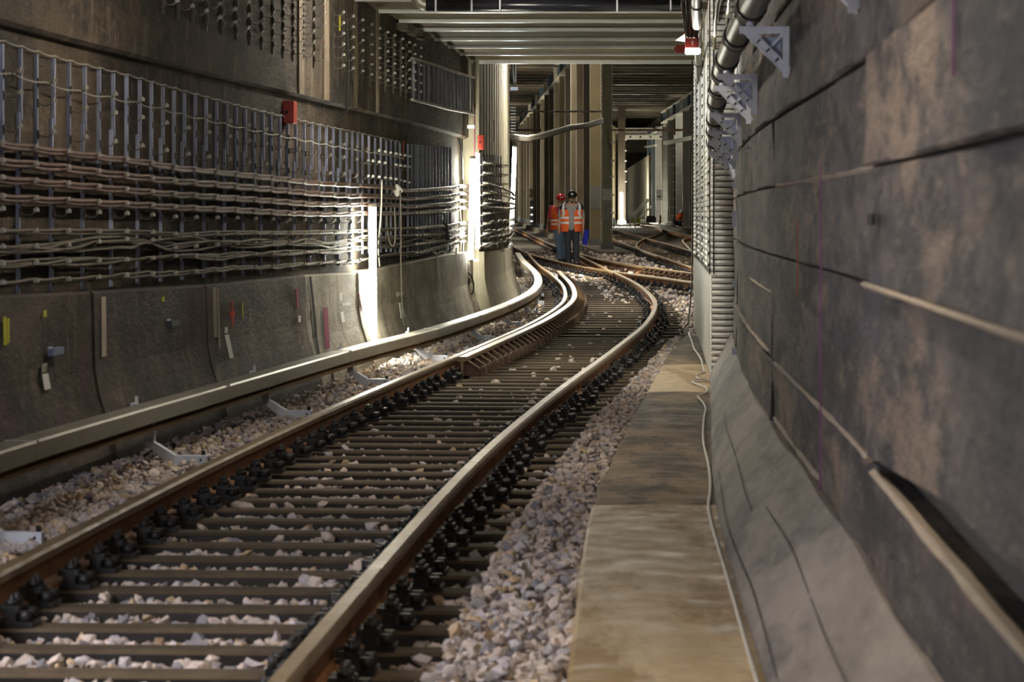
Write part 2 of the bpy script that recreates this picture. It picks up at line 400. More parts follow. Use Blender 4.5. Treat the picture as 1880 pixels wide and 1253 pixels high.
# ------------------------------------------------------------------ near ceiling with pale transverse beams
ZC = 3.37
ceil = empty('ceiling', kind='structure', label='low concrete tunnel ceiling crossed by pale steel beams')
beamY = [41.15, 39.35, 37.65, 36.0, 34.1, 32.6, 31.0, 29.3, 27.6, 25.9, 24.2]
prev = 41.2
bays = beamY + [10.0, -9.0]
for k in range(len(bays) - 1):
    b, a = bays[k] - (.05 if k == 0 else 0), bays[k + 1]
    mid = (a + b) / 2; hw = (b - a) / 2
    # each bay is a shallow concrete slab, dished between its beams
    prof = [(-hw, .0), (-hw * .6, .018), (0, .026), (hw * .6, .018), (hw, 0), (hw, .30), (-hw, .30)]
    fr_ = [((x, mid, ZC), (0, 1, 0), (0, 0, 1)) for x in (-3.4, 4.6)]
    MB().sweep(fr_, prof).obj('ceiling_bay', M_CEIL, ceil)
for k, Y in enumerate(beamY):
    mbb = MB(); tk = .034 if k else .05
    x0 = XM(Y) + OFF_SHELF + .02
    mbb.box(((x0 + 4.5) / 2, Y, ZC - tk / 2 + .004), (4.5 - x0, .11, tk))
    mbb.obj('ceiling_beam', M_CEIL_BEAM, ceil, bevel=.006)
# dark ledge stubs under the ceiling at the left
for (x, y) in ((757, 96), (741, 106), (722, 72)):
    Y = on_wall(x, OFF_SHELF) + .5; p = at(XM, Y, OFF_SHELF + .06, 3.31)
    MB().box(p, (.12, .5, .07), -heading(XM, Y)).obj('ceiling_corbel', M_CEIL_D, ceil)

# ------------------------------------------------------------------ right wall
XRB = Spline([-6, 0, 4, 9.26, 14.8, 19.6, 26.8, 33, 42], [.27, .41, .53, .705, .915, 1.195, 1.64, 2.02, 2.6])
XRU = Spline([-6, 0, 5, 7, 10.5, 13.8, 17.5, 23, 27.8, 32, 37.6, 42], [.50, .67, .83, .92, 1.075, 1.19, 1.335, 1.62, 1.91, 2.16, 2.5, 2.78])
def rframes(ax, Ys):
    return [((ax(Y), Y, 0), (math.cos(heading(ax, Y)), -math.sin(heading(ax, Y)), 0), (0, 0, 1)) for Y in Ys]
wr = empty('wall_right', kind='structure', label='dark sooty concrete wall close to the camera on the right')
YY = steps(-6, 42, .6)
mb = MB()
vsk = []
N = 7
for Y in YY:
    xb, xu = XRB(Y), XRU(Y)
    sk = .40 + .012 * math.sin(Y * 2.1)
    for t in np.linspace(0, 1, N):
        vsk.append((xb + (xu - .015 - xb) * (t ** 1.15), Y, .02 + (sk - .02) * t))
    vsk.append((xu + .2, Y, sk)); vsk.append((xu + .2, Y, .02))
n = N + 2
fsk = [(i * n + k, (i + 1) * n + k, (i + 1) * n + (k + 1) % n, i * n + (k + 1) % n) for i in range(len(YY) - 1) for k in range(n)]
mb.add(vsk, fsk)
mb.obj('skirt', M_SKIRT, wr)
# a construction joint running along the skirt
for a_, b_, t_ in ((6.2, 12.6, .62), (12.9, 19.5, .5), (9.0, 16.0, .22)):
    m_ = MB(); rows = []
    for Y in steps(a_, b_, .4):
        xb, xu = XRB(Y), XRU(Y) - .015
        for dt in (-.005, .005):
            tt = t_ + dt + .02 * math.sin(Y * 1.3); rows.append((xb + (xu - xb) * tt ** 1.15 - .003, Y, .02 + .38 * tt + .003))
    m_.add(rows, [(2 * i, 2 * i + 1, 2 * i + 3, 2 * i + 2) for i in range(len(rows) // 2 - 1)]); m_.obj('skirt_joint', mat('grey_joint', (.07, .064, .066), None, .9), wr)
zs = [.395, .70, 1.20, 1.53, 1.86, 2.32, 2.85, 3.40]
ycut = [-6, 2.0, 8.95, 15.4, 24, 33, 42]
offs = random.Random(3)
for r in range(len(zs) - 1):
    for c in range(len(ycut) - 1):
        a, b = ycut[c], ycut[c + 1]
        d = offs.uniform(-.007, .007) + (-.022 if (c <= 1 and r in (1, 2, 3)) else 0)
        if r >= 4: d += .0
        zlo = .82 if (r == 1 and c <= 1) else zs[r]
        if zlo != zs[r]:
            MB().sweep(rframes(XRU, steps(a, b, .6)), [(.05, zs[r] + .01), (.05, zlo + .01), (.2, zlo + .01), (.2, zs[r] + .01)]).obj('shade_painted_recess', M_SHADE_BLACK, wr)  # near-black colour stands in for the shadow under the overhanging panel
        g = .004 if zs[r + 1] != 1.86 else .014
        z0, z1 = zlo + .003, zs[r + 1] - g
        YY = steps(a + .002, b - .002, .45)
        fr = rframes(XRU, YY)
        ch = .008
        ph_ = offs.uniform(0, 6)
        wv = [.006 * math.sin(Y * 1.7 + ph_) + .004 * math.sin(Y * 4.1 + ph_) for Y in YY]
        prof = [(d, z0 + ch), (d, z1 - ch), (d + ch, z1), (.26, z1), (.26, z0), (d + ch, z0)]
        MB().sweep(fr, lambda i: (lambda q: [(d + wv[i], q + ch), (d + wv[i] * .4 + .003, (q + z1) / 2), (d - wv[i], z1 - ch), (d + ch, z1), (.26, z1), (.26, q), (d + ch, q)])(z0 if zlo == zs[r] else float(np.interp(YY[i], [3, 6.5, 8.95], [z0, z0 - .01, zs[r] + .02])))).obj('concrete_panel', M_WALL_R, wr)
# fins of concrete that leaked between the shutter boards
M_FIN = mat('pale_leaked_fin', (.34, .285, .235), (.43, .365, .30), .8, scale=6)
for z, a, b, d in ((.70, -4, 8.7, -.02), (.705, 9.1, 15.0, -.006), (.73, 15.6, 23.5, -.006), (1.205, -4, 8.9, -.033), (1.02, 15.5, 19.0, .004), (.435, 11.8, 15.2, .0), (1.53, 9.0, 15.0, .006)):
    fr = rframes(XRU, steps(a, b, .35)); rr = random.Random(int(z * 1000))
    wob = [rr.uniform(.6, 1.25) for _ in fr]
    MB().sweep(fr, lambda i: [(d, z - .011 * wob[i]), (d - .013 * wob[i], z), (d, z + .009 * wob[i]), (d + .03, z)]).obj('concrete_fin', M_FIN, wr)
# survey and paint marks on the right wall
def rmark(Y, z, w_, h_, m, name='paint_mark'):
    th = heading(XRU, Y); MB().box((XRU(Y) - .036, Y, z), (.004, w_, h_), -th).obj(name, m, wr)
def ron(x):
    lo, hi = 3, 30
    for _ in range(50):
        m_ = (lo + hi) / 2
        if CX + F * XRU(m_) / m_ > x: lo = m_
        else: hi = m_
    return lo
for x, y0, y1, w_, m in ((1481, 408, 545, .03, mat('faded_orange_paint', (.30, .075, .035), None, .8)), (1526, 300, 900, .02, M_PURP), (1785, 0, 140, .03, M_PURP)):
    Y = ron(x); z0 = HC - (y1 - HY) * Y / F; z1 = HC - (y0 - HY) * Y / F
    rmark(Y, (z0 + z1) / 2, w_, z1 - z0, m)
for y in (340, 402, 520, 645):
    Y = 23.0; z = HC - (y - HY) * Y / F
    th = heading(XRU, Y); MB().box((XRU(Y) - .03, Y, z), (.03, .012, .05 if y != 402 else .12), -th).obj('wall_clamp', M_GALV, wr)
# holes and lumps in the near panels
for Y, z, a, b in ((8.6, 1.385, .22, .03),):
    MB().box((XRU(Y) - .034, Y, z), (.006, a, b), -heading(XRU, Y)).obj('shutter_gap', M_DARK, wr)

# ------------------------------------------------------------------ walkway of cast slabs
XWL = Spline([-6, 0, 4, 9.26, 14.86, 19.7, 25, 31.2, 36.5], [-.40, -.20, -.06, .157, .37, .685, 1.06, 1.52, 2.0])
wk = empty('floor_walkway', kind='structure', label='raised concrete walkway beside the right wall')
scut = [-6, 5.5, 14.82, 17.6, 20.4, 24.5, 29.0, 36.4]
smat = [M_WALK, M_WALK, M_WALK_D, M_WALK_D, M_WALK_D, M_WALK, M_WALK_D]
for k in range(len(scut) - 1):
    YY = steps(scut[k] + .006, scut[k + 1] - .006, .6); mb = MB(); vv = []; rr = random.Random(k)
    zt = .05 + (.008 if k < 2 else 0) - .002 * k
    for Y in YY:
        xl, xr = XWL(Y) + rr.uniform(-.012, .012) * (0 if k == 1 else 1), XRB(Y) + .05
        for x, z in ((xl, -.12), (xl, zt - .012), (xl + .015, zt), ((xl + xr) / 2, zt + .004), (xr - .1, zt), (xr, zt + .004), (xr, -.12)): vv.append((x, Y, z))
    n = 7; ff = [(i * n + q, i * n + (q + 1) % n, (i + 1) * n + (q + 1) % n, (i + 1) * n + q)[::-1] for i in range(len(YY) - 1) for q in range(n)]
    ff += [tuple(range(7)), tuple((len(YY) - 1) * 7 + q for q in range(7))[::-1]]
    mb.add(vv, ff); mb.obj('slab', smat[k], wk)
# ================================================================== TRACKS
GA = .655
RAIL = [(-.0625, 0), (.0625, 0), (.0625, .012), (.012, .03), (.008, .10), (.033, .112), (.034, .138), (.024, .15), (-.024, .15), (-.034, .138), (-.033, .112), (-.008, .10), (-.012, .03), (-.0625, .012)]
RMI = [0, 0, 0, 0, 0, 1, 1, 1, 1, 1, 0, 0, 0, 0]
def rail(ax, off, a, b, label, group=None, z=.004):
    MB().sweep(frames(ax, steps(a, b, .8), off, z), RAIL, RMI).obj('rail', [M_RAIL_WEB, M_RAIL_HEAD], None, label, 'rail', group)
rail(XM, -GA, 4, 84, 'left running rail of the curving main track, next to the third rail')
rail(XM, GA, 4, 66.5, 'right running rail of the curving main track, nearest the walkway')
rail(XS, -GA, 46, 168, 'near rail of the straight track crossing behind the curve')
rail(XS, GA, 46, 168, 'far rail of the straight track passing the column feet')
rail(XT, -GA, 62, 190, 'near rail of the third track behind the first steel column')
rail(XT, GA, 62, 190, 'far rail of the third track behind the first steel column')
def curve_rail(px, label, name='rail'):
    P = [Vector(gp(x, y, .15)) for x, y in px]
    # smooth through the points
    pts = []
    for i in range(len(P) - 1):
        p0, p1, p2, p3 = P[max(i - 1, 0)], P[i], P[i + 1], P[min(i + 2, len(P) - 1)]
        for t in np.linspace(0, 1, 6)[:-1]:
            pts.append(.5 * ((2 * p1) + (p2 - p0) * t + (2 * p0 - 5 * p1 + 4 * p2 - p3) * t * t + (3 * p1 - p0 - 3 * p2 + p3) * t ** 3))
    pts.append(P[-1]); fr = []
    for i, p in enumerate(pts):
        d = (pts[min(i + 1, len(pts) - 1)] - pts[max(i - 1, 0)]); th = math.atan2(d.x, d.y)
        fr.append(((p.x, p.y, p.z - .146), (math.cos(th), -math.sin(th), 0), (0, 0, 1)))
    MB().sweep(fr, RAIL, RMI).obj(name, [M_RAIL_WEB, M_RAIL_HEAD], None, label, 'rail')
curve_rail([(1132, 501.5), (1123, 500), (1100, 487), (1078, 476.5), (1064, 468.5), (1052, 461)], 'rail running from the frog towards the worker in the black helmet')
curve_rail([(1207, 471), (1181.7, 461.7), (1170, 454), (1169.6, 447.7), (1179, 440), (1190, 436), (1206, 429.8), (1215, 424.7), (1213.6, 420.9), (1202, 416), (1176.6, 412.5)], 'S-shaped turnout rail snaking across the third track')
curve_rail([(1165, 411), (1185, 409.7), (1202, 410), (1227.7, 412.6), (1268, 418)], 'farthest curved rail just before the kneeling worker')
curve_rail([(1208.5, 418), (1234, 424.7), (1272, 433)], 'short far rail beneath the kneeling worker')
curve_rail([(1274, 434.5), (1259, 438), (1253.5, 441.5), (1256, 446), (1264, 455), (1275, 466)], 'tightly bent rail end beside the pale slatted lining')
def wing(ax, off, a, b, label, dz=0.0):
    MB().sweep(frames(ax, steps(a, b, .8), off, .004 + dz), RAIL, RMI).obj('check_rail', [M_RAIL_WEB, M_RAIL_HEAD], None, label, 'rail')
wing(XS, -GA + .11, 55, 63.5, 'short check rail beside the near rail of the straight track')
wing(XS, GA - .11, 66, 80, 'check rail by the column feet on the straight track')

# guard rail with gusset plates inside the left rail of the curve
def guard(ax, off, a, b, side, pitch, label, flare=0):
    g = empty('guard_rail', at(ax, a, off), 0, label, 'guard rail')
    gi = Matrix.Translation(-Vector(g.location))
    def offf(Y):
        return off + (side * .06 * max(0, (Y - (b - flare)) / flare) ** 2 if flare else 0)
    m = MB(); m.sweep(frames(ax, steps(a, b, .6), offf, .02), [(-.045, .145), (-.035, .158), (.035, .158), (.042, .15), (.042, .125), (.012, .115), (.012, -.01), (-.012, -.01), (-.012, .115), (-.045, .12)] if side > 0 else [(-.042, .15), (-.035, .158), (.035, .158), (.045, .145), (.045, .12), (.012, .115), (.012, -.01), (-.012, -.01), (-.012, .115), (-.042, .125)], [1, 1, 1, 1, 0, 0, 0, 0, 0, 0])
    o = m.obj('guard_bar', [M_GUARD, M_RAIL_HEAD], g); o.matrix_parent_inverse = gi
    gm = MB(); s = side
    for yy in (-.006, .006): pass
    P = [(0, .012), (s * .19, .012), (s * .19, .03), (s * .03, .135), (0, .135)]
    vs = [(x, -.007, z) for x, z in P] + [(x, .007, z) for x, z in P]
    gm.add(vs, [(0, 1, 2, 3, 4), (9, 8, 7, 6, 5)] + [(i, i + 5, (i + 1) % 5 + 5, (i + 1) % 5) for i in range(5)])
    gm.box((s * .16, 0, .045), (.05, .06, .07)); gm.cyl((s * .16, 0, .05), (s * .16, 0, .10), .018, 6)
    gm.bar((s * .19, 0, .03), (s * .03, 0, .14), .03, .012, 1)  # lighter strip stands in for light caught by the sloping edge
    me = gm.mesh('gusset', [M_GUARD, M_RAIL_HEAD])
    Y = a + .12
    while Y < b - .1:
        c = link('gusset', me, g); c.matrix_parent_inverse = gi
        c.location = at(ax, Y, offf(Y) + s * .012); c.rotation_euler = (0, 0, -heading(ax, Y)); Y += pitch
guard(XM, -GA + .14, 27.4, 64.5, 1, .543, 'dark guard rail with gusset plates inside the curve', flare=9)
guard(XS, GA - .14, 56.0, 68.4, -1, .62, 'short guard rail with gusset plates on the straight track')

# sleepers with their rail fastenings
def fastening_mesh():
    m = MB()
    m.box((0, 0, .006), (.34, .15, .02))
    for s in (-1, 1):
        m.box((s * .088, 0, .032), (.045, .13, .034))                 # rib of the baseplate
        for yy in (-.035, .035):
            m.box((s * .083, yy, .058), (.075, .05, .022))              # clamp
            m.cyl((s * .092, yy, .05), (s * .092, yy, .105), .011, 6)
            m.cyl((s * .092, yy, .068), (s * .092, yy, .088), .023, 6)
        m.cyl((s * .143, .05, .01), (s * .143, .05, .052), .022, 6)
        m.cyl((s * .143, -.05, .01), (s * .143, -.05, .052), .022, 6)
    return m.mesh('rail_fastening', M_FAST)
FAST = fastening_mesh()
def sleeper_mesh(L, wd, h):
    m = MB(); c = .012
    pr = [(-wd / 2, -h), (wd / 2, -h), (wd / 2, -c), (wd / 2 - c, 0), (-wd / 2 + c, 0), (-wd / 2, -c)]
    m.sweep([((-L / 2, 0, 0), (0, 1, 0), (0, 0, 1)), ((L / 2, 0, 0), (0, 1, 0), (0, 0, 1))], pr, [1, 1, 0, 0, 0, 1])
    return m.mesh('sleeper', [M_SLEEPER, M_SHADE_BLACK])  # sides coloured near-black in place of their shade
def lay(ax, a, b, pitch, L, wd, label, group, rs, where, fast=True):
    cnt = 0
    me = sleeper_mesh(L, wd, .13); Y = a; rr = random.Random(rs); out = []
    while Y < b:
        p = at(ax, Y, rr.uniform(-.02, .02), -.004 + rr.uniform(-.004, .0))
        o = link('sleeper', me); o.location = p; o.rotation_euler = (0, 0, -heading(ax, Y) + rr.uniform(-.008, .008))
        o.scale = (1 + rr.uniform(-.02, .02), 1 + rr.uniform(-.08, .08), 1)
        px_y = HY + F * (HC - p[2]) / p[1]; cnt = cnt + 1 if px_y < 1253 else 0
        tag(o, '%s, %s' % (label, where % nth(cnt)) if cnt else label + ', %s below the lower edge' % nth(len(out) + 1), 'sleeper', group); out.append(Y)
        if fast:
            for s in (-1, 1):
                f = link('rail_fastening', FAST, o); f.location = (s * GA, 0, .004)
        Y += (pitch if Y < 36 or ax is not XM else pitch * 1.7) * rr.uniform(.97, 1.03)
    return out
slY = lay(XM, 7.7, 66, .543, 2.02, .165, 'brown timber sleeper under the curving main track', 'sleepers of the main track', 1, '%s from the lower edge')
lay(XS, 50, 98, .62, 2.1, .2, 'timber sleeper under the straight track behind the curve', 'sleepers of the straight track', 2, '%s from its near end')
lay(XT, 66, 150, .68, 2.1, .2, 'timber sleeper under the third track behind the column', 'sleepers of the third track', 3, '%s from its near end')

# ballast: loose stones nobody could count
def stones(spec, name, label):
    t = (1 + 5 ** .5) / 2
    ico = np.array([(-1, t, 0), (1, t, 0), (-1, -t, 0), (1, -t, 0), (0, -1, t), (0, 1, t), (0, -1, -t), (0, 1, -t), (t, 0, -1), (t, 0, 1), (-t, 0, -1), (-t, 0, 1)]) / math.sqrt(1 + t * t)
    fc = np.array([(0, 11, 5), (0, 5, 1), (0, 1, 7), (0, 7, 10), (0, 10, 11), (1, 5, 9), (5, 11, 4), (11, 10, 2), (10, 7, 6), (7, 1, 8), (3, 9, 4), (3, 4, 2), (3, 2, 6), (3, 6, 8), (3, 8, 9), (4, 9, 5), (2, 4, 11), (6, 2, 10), (8, 6, 7), (9, 8, 1)])
    C = []; S = []; T = []
    for (p, r, tint) in spec: C.append(p); S.append(r); T.append(tint)
    C = np.array(C); S = np.array(S); T = np.array(T); n = len(C)
    V = np.repeat(ico[None], n, 0) * (1 + rng.uniform(-.46, .40, (n, 12, 1)))
    V *= rng.uniform(.65, 1.25, (n, 1, 3)) * S[:, None, None]
    a = rng.uniform(0, 6.283, n); ca, sa = np.cos(a)[:, None], np.sin(a)[:, None]
    x = V[..., 0] * ca - V[..., 1] * sa; y = V[..., 0] * sa + V[..., 1] * ca
    b = rng.uniform(-.7, .7, n); cb, sb = np.cos(b)[:, None], np.sin(b)[:, None]
    z = V[..., 2] * .8; x, z = x * cb - z * sb, x * sb + z * cb
    V = np.stack([x, y, z], -1) + C[:, None]
    me = bpy.data.meshes.new(name); me.vertices.add(n * 12); me.vertices.foreach_set('co', V.reshape(-1))
    Fc = (fc[None] + (np.arange(n) * 12)[:, None, None]).reshape(-1)
    me.loops.add(len(Fc)); me.loops.foreach_set('vertex_index', Fc)
    me.polygons.add(n * 20); me.polygons.foreach_set('loop_start', np.arange(0, n * 60, 3)); me.polygons.foreach_set('loop_total', np.full(n * 20, 3))
    me.update(calc_edges=True)
    me.shade_flat()
    at_ = me.attributes.new('tint', 'FLOAT_COLOR', 'POINT')
    Tc = np.concatenate([np.repeat(T, 12, 0), np.ones((n * 12, 1))], 1)
    at_.data.foreach_set('color', Tc.reshape(-1)); me.materials.append(M_STONE)
    o = link(name, me); tag(o, label, 'ballast', None, 'stuff')
def tint():
    u = rng.random()
    k = rng.uniform(.7, 1.12)
    if u < .55: c = (1.0, .92, .87)
    elif u < .82: c = (.84, .84, .93)
    elif u < .92: c = (.90, .74, .52)
    else: c = (.42, .43, .50)
    return (c[0] * k, c[1] * k, c[2] * k)
slA = np.array(slY)
spec = []
def scatter(n, a, b, o0, o1, z0, z1, r0, r1, ax=XM):
    for _ in range(n):
        Y = rng.uniform(a, b); hi = o1(Y) if callable(o1) else o1
        off = rng.uniform(o0, hi)
        zz = rng.uniform(z0, z1)
        if abs(off) < 1.0 and ax is XM and len(slA):
            d = np.min(np.abs(slA - Y - off * math.sin(heading(XM, Y)) * 0))
            if d < .095 and rng.random() < .93: continue
            if min(abs(off - GA), abs(off + GA)) < .18 and rng.random() < .8: continue
        p = at(ax, Y, off, zz); spec.append((p, rng.uniform(r0, r1), tint()))
wkoff = lambda Y: XWL(Y) - XM(Y) + .0
dens = [(7.4, 12, 620), (12, 18, 520), (18, 26, 330), (26, 36, 170), (36, 48, 70), (48, 66, 30)]
for a, b, dn in dens:
    L = b - a; k = 1 if a < 26 else 1.2
    hz = 0.0 if a < 24 else -.022
    scatter(int(dn * L * (3.6 if a < 18 else 2.6)), a, b, -1.0, 1.0, -.085 + hz, -.036 + hz, .013 * k, .028 * k)            # cribs
    scatter(int(dn * .05 * L * 2.0), a, b, -.9, 1.0, -.06, -.015, .02 * k, .036 * k)               # strays
    if a < 36:
        scatter(int(dn * 2.0 * L * .42), a, min(b, 36), .98, wkoff, -.06, .03, .012 * k, .030 * k)  # shoulder by the walkway
    else: scatter(int(dn * L * 1.2), a, b, .98, 2.2, -.08, .0, .02, .04)
    scatter(int(dn * 1.7 * L * .55), a, b, -1.52, -.98, -.07, .012, .013 * k, .031 * k)         # left shoulder
scatter(1500, 62, 100, -1.6, 1.4, -.08, -.01, .025, .06, XS)
scatter(900, 50, 66, 0, 2.4, -.09, .01, .025, .05, XM)
scatter(900, 62, 105, -2.0, -.9, -.08, .03, .03, .07, XT)
scatter(700, 70, 150, -1, 1, -.08, -.01, .03, .06, XT)
stones(spec, 'ballast', 'loose pale ballast stones around the sleepers')

# ------------------------------------------------------------------ third rail under its cover
o3 = interp([(4, -1.30), (27, -1.30), (44, -1.205), (52, -1.09), (60, -1.04), (75, -1.0), (90, -1.0)])
zt_ = [wall_pt(x, y, -1.235) for x, y in ((0, 830), (61, 811), (222, 764), (357, 725.5), (480, 690), (639, 645), (797, 604))]
z3 = interp([(4, .38)] + zt_ + [(44, .25), (60, .26), (90, .27)])
third = empty('conductor_rail', at(XM, 18, -1.3), 0, 'grey covered conductor rail curving along the foot of the left wall', 'third rail')
ti = Matrix.Translation(-Vector(third.location))
def child(m, name, ms, bev=0):
    o = m.obj(name, ms, third, bevel=bev); o.matrix_parent_inverse = ti; return o
CV = [(-.075, -.085), (-.075, -.012), (-.065, 0), (.055, .0), (.068, -.010), (.068, -.09), (.058, -.09), (.058, -.012), (-.066, -.012), (-.066, -.085)]
jx = [on_wall(x, -1.25) for x in (-230, 61, 415, 640, 797)]
jx = [5.0, 9.5] + jx + [jx[-1] + 4.3 * k for k in range(1, 7)] + [62, 70, 80]
jx = sorted(set(round(v, 2) for v in jx))
for k in range(len(jx) - 1):
    a, b = jx[k] + .005, jx[k + 1] - .005
    if b - a < .5: continue
    m = MB().sweep(frames(XM, steps(a, b, .6), o3, z3), CV); child(m, 'cover', M_COVER)
    m = MB().sweep(frames(XM, [b - .02, b + .03], o3, z3), [(-.078, -.085), (-.078, .002), (.071, .002), (.071, -.09), (.06, -.09), (.06, -.008), (-.068, -.008), (-.068, -.085)]); child(m, 'joint_strap', M_COVER)
m = MB().sweep(frames(XM, steps(4, 82, .8), o3, z3), [(-.03, -.075), (.035, -.075), (.035, -.09), (.012, -.095), (.012, -.118), (.045, -.122), (.045, -.142), (-.035, -.142), (-.035, -.122), (-.008, -.118), (-.008, -.095), (-.03, -.09)]); child(m, 'live_rail', M_LIVE)
for Y in [9.3, 13.6, 17.9, 22.0, 26.2, 30.6, 35.6, 40.2, 45, 49.4, 53.8, 57.5, 61]:
    o = o3(Y); zt = z3(Y) - .09; P = at(XM, Y, o); th = heading(XM, Y); ex = -o - .985
    b = empty('support_bracket', P, -th); b.parent = third; b.matrix_parent_inverse = ti
    w_ = .06
    MB().box((-.005, 0, (zt + .10) / 2), (.05, w_, max(.03, zt - .10)), 0).obj('post', M_GALV, b)
    mm = MB()
    mm.hexa([(-.03, -w_ / 2, .11), (.02, -w_ / 2, .125), (.02, w_ / 2, .125), (-.03, w_ / 2, .11), (-.03, -w_ / 2, .15), (.02, -w_ / 2, .15), (.02, w_ / 2, .15), (-.03, w_ / 2, .15)])
    x1 = ex * .36
    mm.hexa([(-.03, -w_ / 2, .11), (x1 - .01, -w_ / 2, -.005), (x1 - .01, w_ / 2, -.005), (-.03, w_ / 2, .11), (.02, -w_ / 2, .125), (x1 + .03, -w_ / 2, .05), (x1 + .03, w_ / 2, .05), (.02, w_ / 2, .125)])
    mm.hexa([(x1 - .01, -w_ / 2, -.005), (ex, -w_ / 2, -.005), (ex, w_ / 2, -.005), (x1 - .01, w_ / 2, -.005), (x1 + .03, -w_ / 2, .05), (ex, -w_ / 2, .05), (ex, w_ / 2, .05), (x1 + .03, w_ / 2, .05)])
    mm.obj('foot_arm', M_GALV, b, bevel=.004)
    MB().cyl((ex - .03, -w_ / 2 - .004, .025), (ex - .03, -w_ / 2 + .01, .025), .007, 8).cyl((ex - .02, 0, .05), (ex - .02, 0, .075), .012, 6).obj('bolt', M_FAST, b)
    if Y < 33:
        MB().box((-.095, 0, zt + .07), (.03, .09, .05)).box((-.09, .05, zt + .11), (.012, .012, .04)).box((-.09, .02, zt + .11), (.012, .012, .04)).obj('insulator_clip', M_GALV, b)
# ================================================================== LEFT WALL FITTINGS
# ------------------------------------------------------------------ fluorescent tubes
def tube_lamp(P0, P1, label, power, color, cap_m, r=.03, group=None, wire=True):
    """bare tube lamp from P0 (lower) to P1 (upper)"""
    P0 = Vector(P0); P1 = Vector(P1)
    t = empty('tube_lamp', P0, 0, label, 'lamp', group); L = (P1 - P0); ti_ = Matrix.Translation(-P0)
    u = L.normalized()
    M_ = mat('lit_tube_%.2f_%.2f_%.1f' % (color[0], color[2], power), color, emit=power)
    o = MB().tube([P0 + u * .03, P1 - u * .03], r, 12).obj('tube', M_, t); o.matrix_parent_inverse = ti_
    for a, b in ((P0, P0 + u * .035), (P1 - u * .035, P1)):
        o = MB().cyl(a, b, r * 1.15, 12).obj('end_cap', cap_m, t); o.matrix_parent_inverse = ti_
    return t, ti_
WARM, COOL = (1.0, .97, .80), (.86, .95, 1.0)
def px3(x, y, Y): return ((x - CX) * Y / F, Y, HC - (y - HY) * Y / F)
Yt = 29.9
t1, i1 = tube_lamp(px3(685, 652, Yt), px3(684, 374, Yt), 'tall bright tube lamp on the left wall above the third rail', L_WALL_TUBE, WARM, M_WHITE, .034)
t2, i2 = tube_lamp(px3(864, 481, 40.25), px3(868, 287, 40.25), 'bright tube lamp on the pale pier, middle of the three', L_WALL_TUBE, WARM, M_WHITE, .032)
t3, i3 = tube_lamp(px3(939, 424, 55.0), px3(945, 268, 55.0), 'bright bluish tube lamp leaning at the end of the pier', L_WALL_TUBE, COOL, M_WHITE, .034)
for Yn, q in ((9.3, 'second'), (-1.0, 'first')):  # added out of view to light the foreground and right wall
    p_ = at(XM, Yn, -1.52, 0); tube_lamp((p_[0], p_[1], .85), (p_[0], p_[1], 2.2), 'added tube lamp on the left wall outside the view, %s from the camera' % q, L_ADDED_NEAR_TUBE, (.96, .94, 1.0), M_WHITE, .034, 'added wall tube lamps')
o = MB().box(px3(871, 478, 40.55), (.10, .05, .03)).obj('foot', M_WHITE, t2); o.matrix_parent_inverse = i2

# ------------------------------------------------------------------ cable racks
def hook_mesh(reach=.085, wd=.026):
    P = [(0, .012), (.018, -.006), (.040, -.014), (.062, -.010), (reach, .010)]; th = .005
    m = MB(); vs = []
    for (x, z) in P: vs += [(x, -wd / 2, z), (x, wd / 2, z), (x, wd / 2, z + th), (x, -wd / 2, z + th)]
    fs = [(i * 4 + k, i * 4 + (k + 1) % 4, (i + 1) * 4 + (k + 1) % 4, (i + 1) * 4 + k) for i in range(4) for k in range(4)] + [(3, 2, 1, 0), (16, 17, 18, 19)]
    m.add(vs, fs, 1); m.box((.004, 0, .004), (.012, wd, .045), 0, 1)
    m.add([(reach - .004, -wd / 2, .006), (reach + .004, -wd / 2, .012), (reach + .004, wd / 2, .012), (reach - .004, wd / 2, .006), (reach + .002, -wd / 2 - .006, .034), (reach + .007, -wd / 2 - .006, .034), (reach + .007, wd / 2 + .01, .034), (reach + .002, wd / 2 + .01, .034)], [(3, 2, 1, 0), (4, 5, 6, 7), (0, 1, 5, 4), (1, 2, 6, 5), (2, 3, 7, 6), (3, 0, 4, 7)])
    m.box((reach, wd / 2, .018), (.032, .004, .019))
    return m.mesh('cable_hook', [M_HOOK, M_ARC])
HOOK = hook_mesh()
OFF_P = OFF_UP + .018
top_z = wall_line([(-60, 62), (5.6, 79), (68, 98), (128, 115), (234, 140), (340, 170), (451, 199), (588, 231), (658, 245), (735, 262), (756, 265), (829, 271)], OFF_P)
short_z = wall_line([(0, 214), (39.6, 221), (100, 231), (157, 241), (210, 251), (258, 259), (340, 271), (417, 283), (468, 292), (560, 310), (700, 325)], OFF_P)
bot_z = wall_line([(0, 543), (32, 540), (150, 532), (255, 522), (378, 510), (450, 508), (515, 498), (600, 490), (700, 480), (830, 460)], OFF_P)
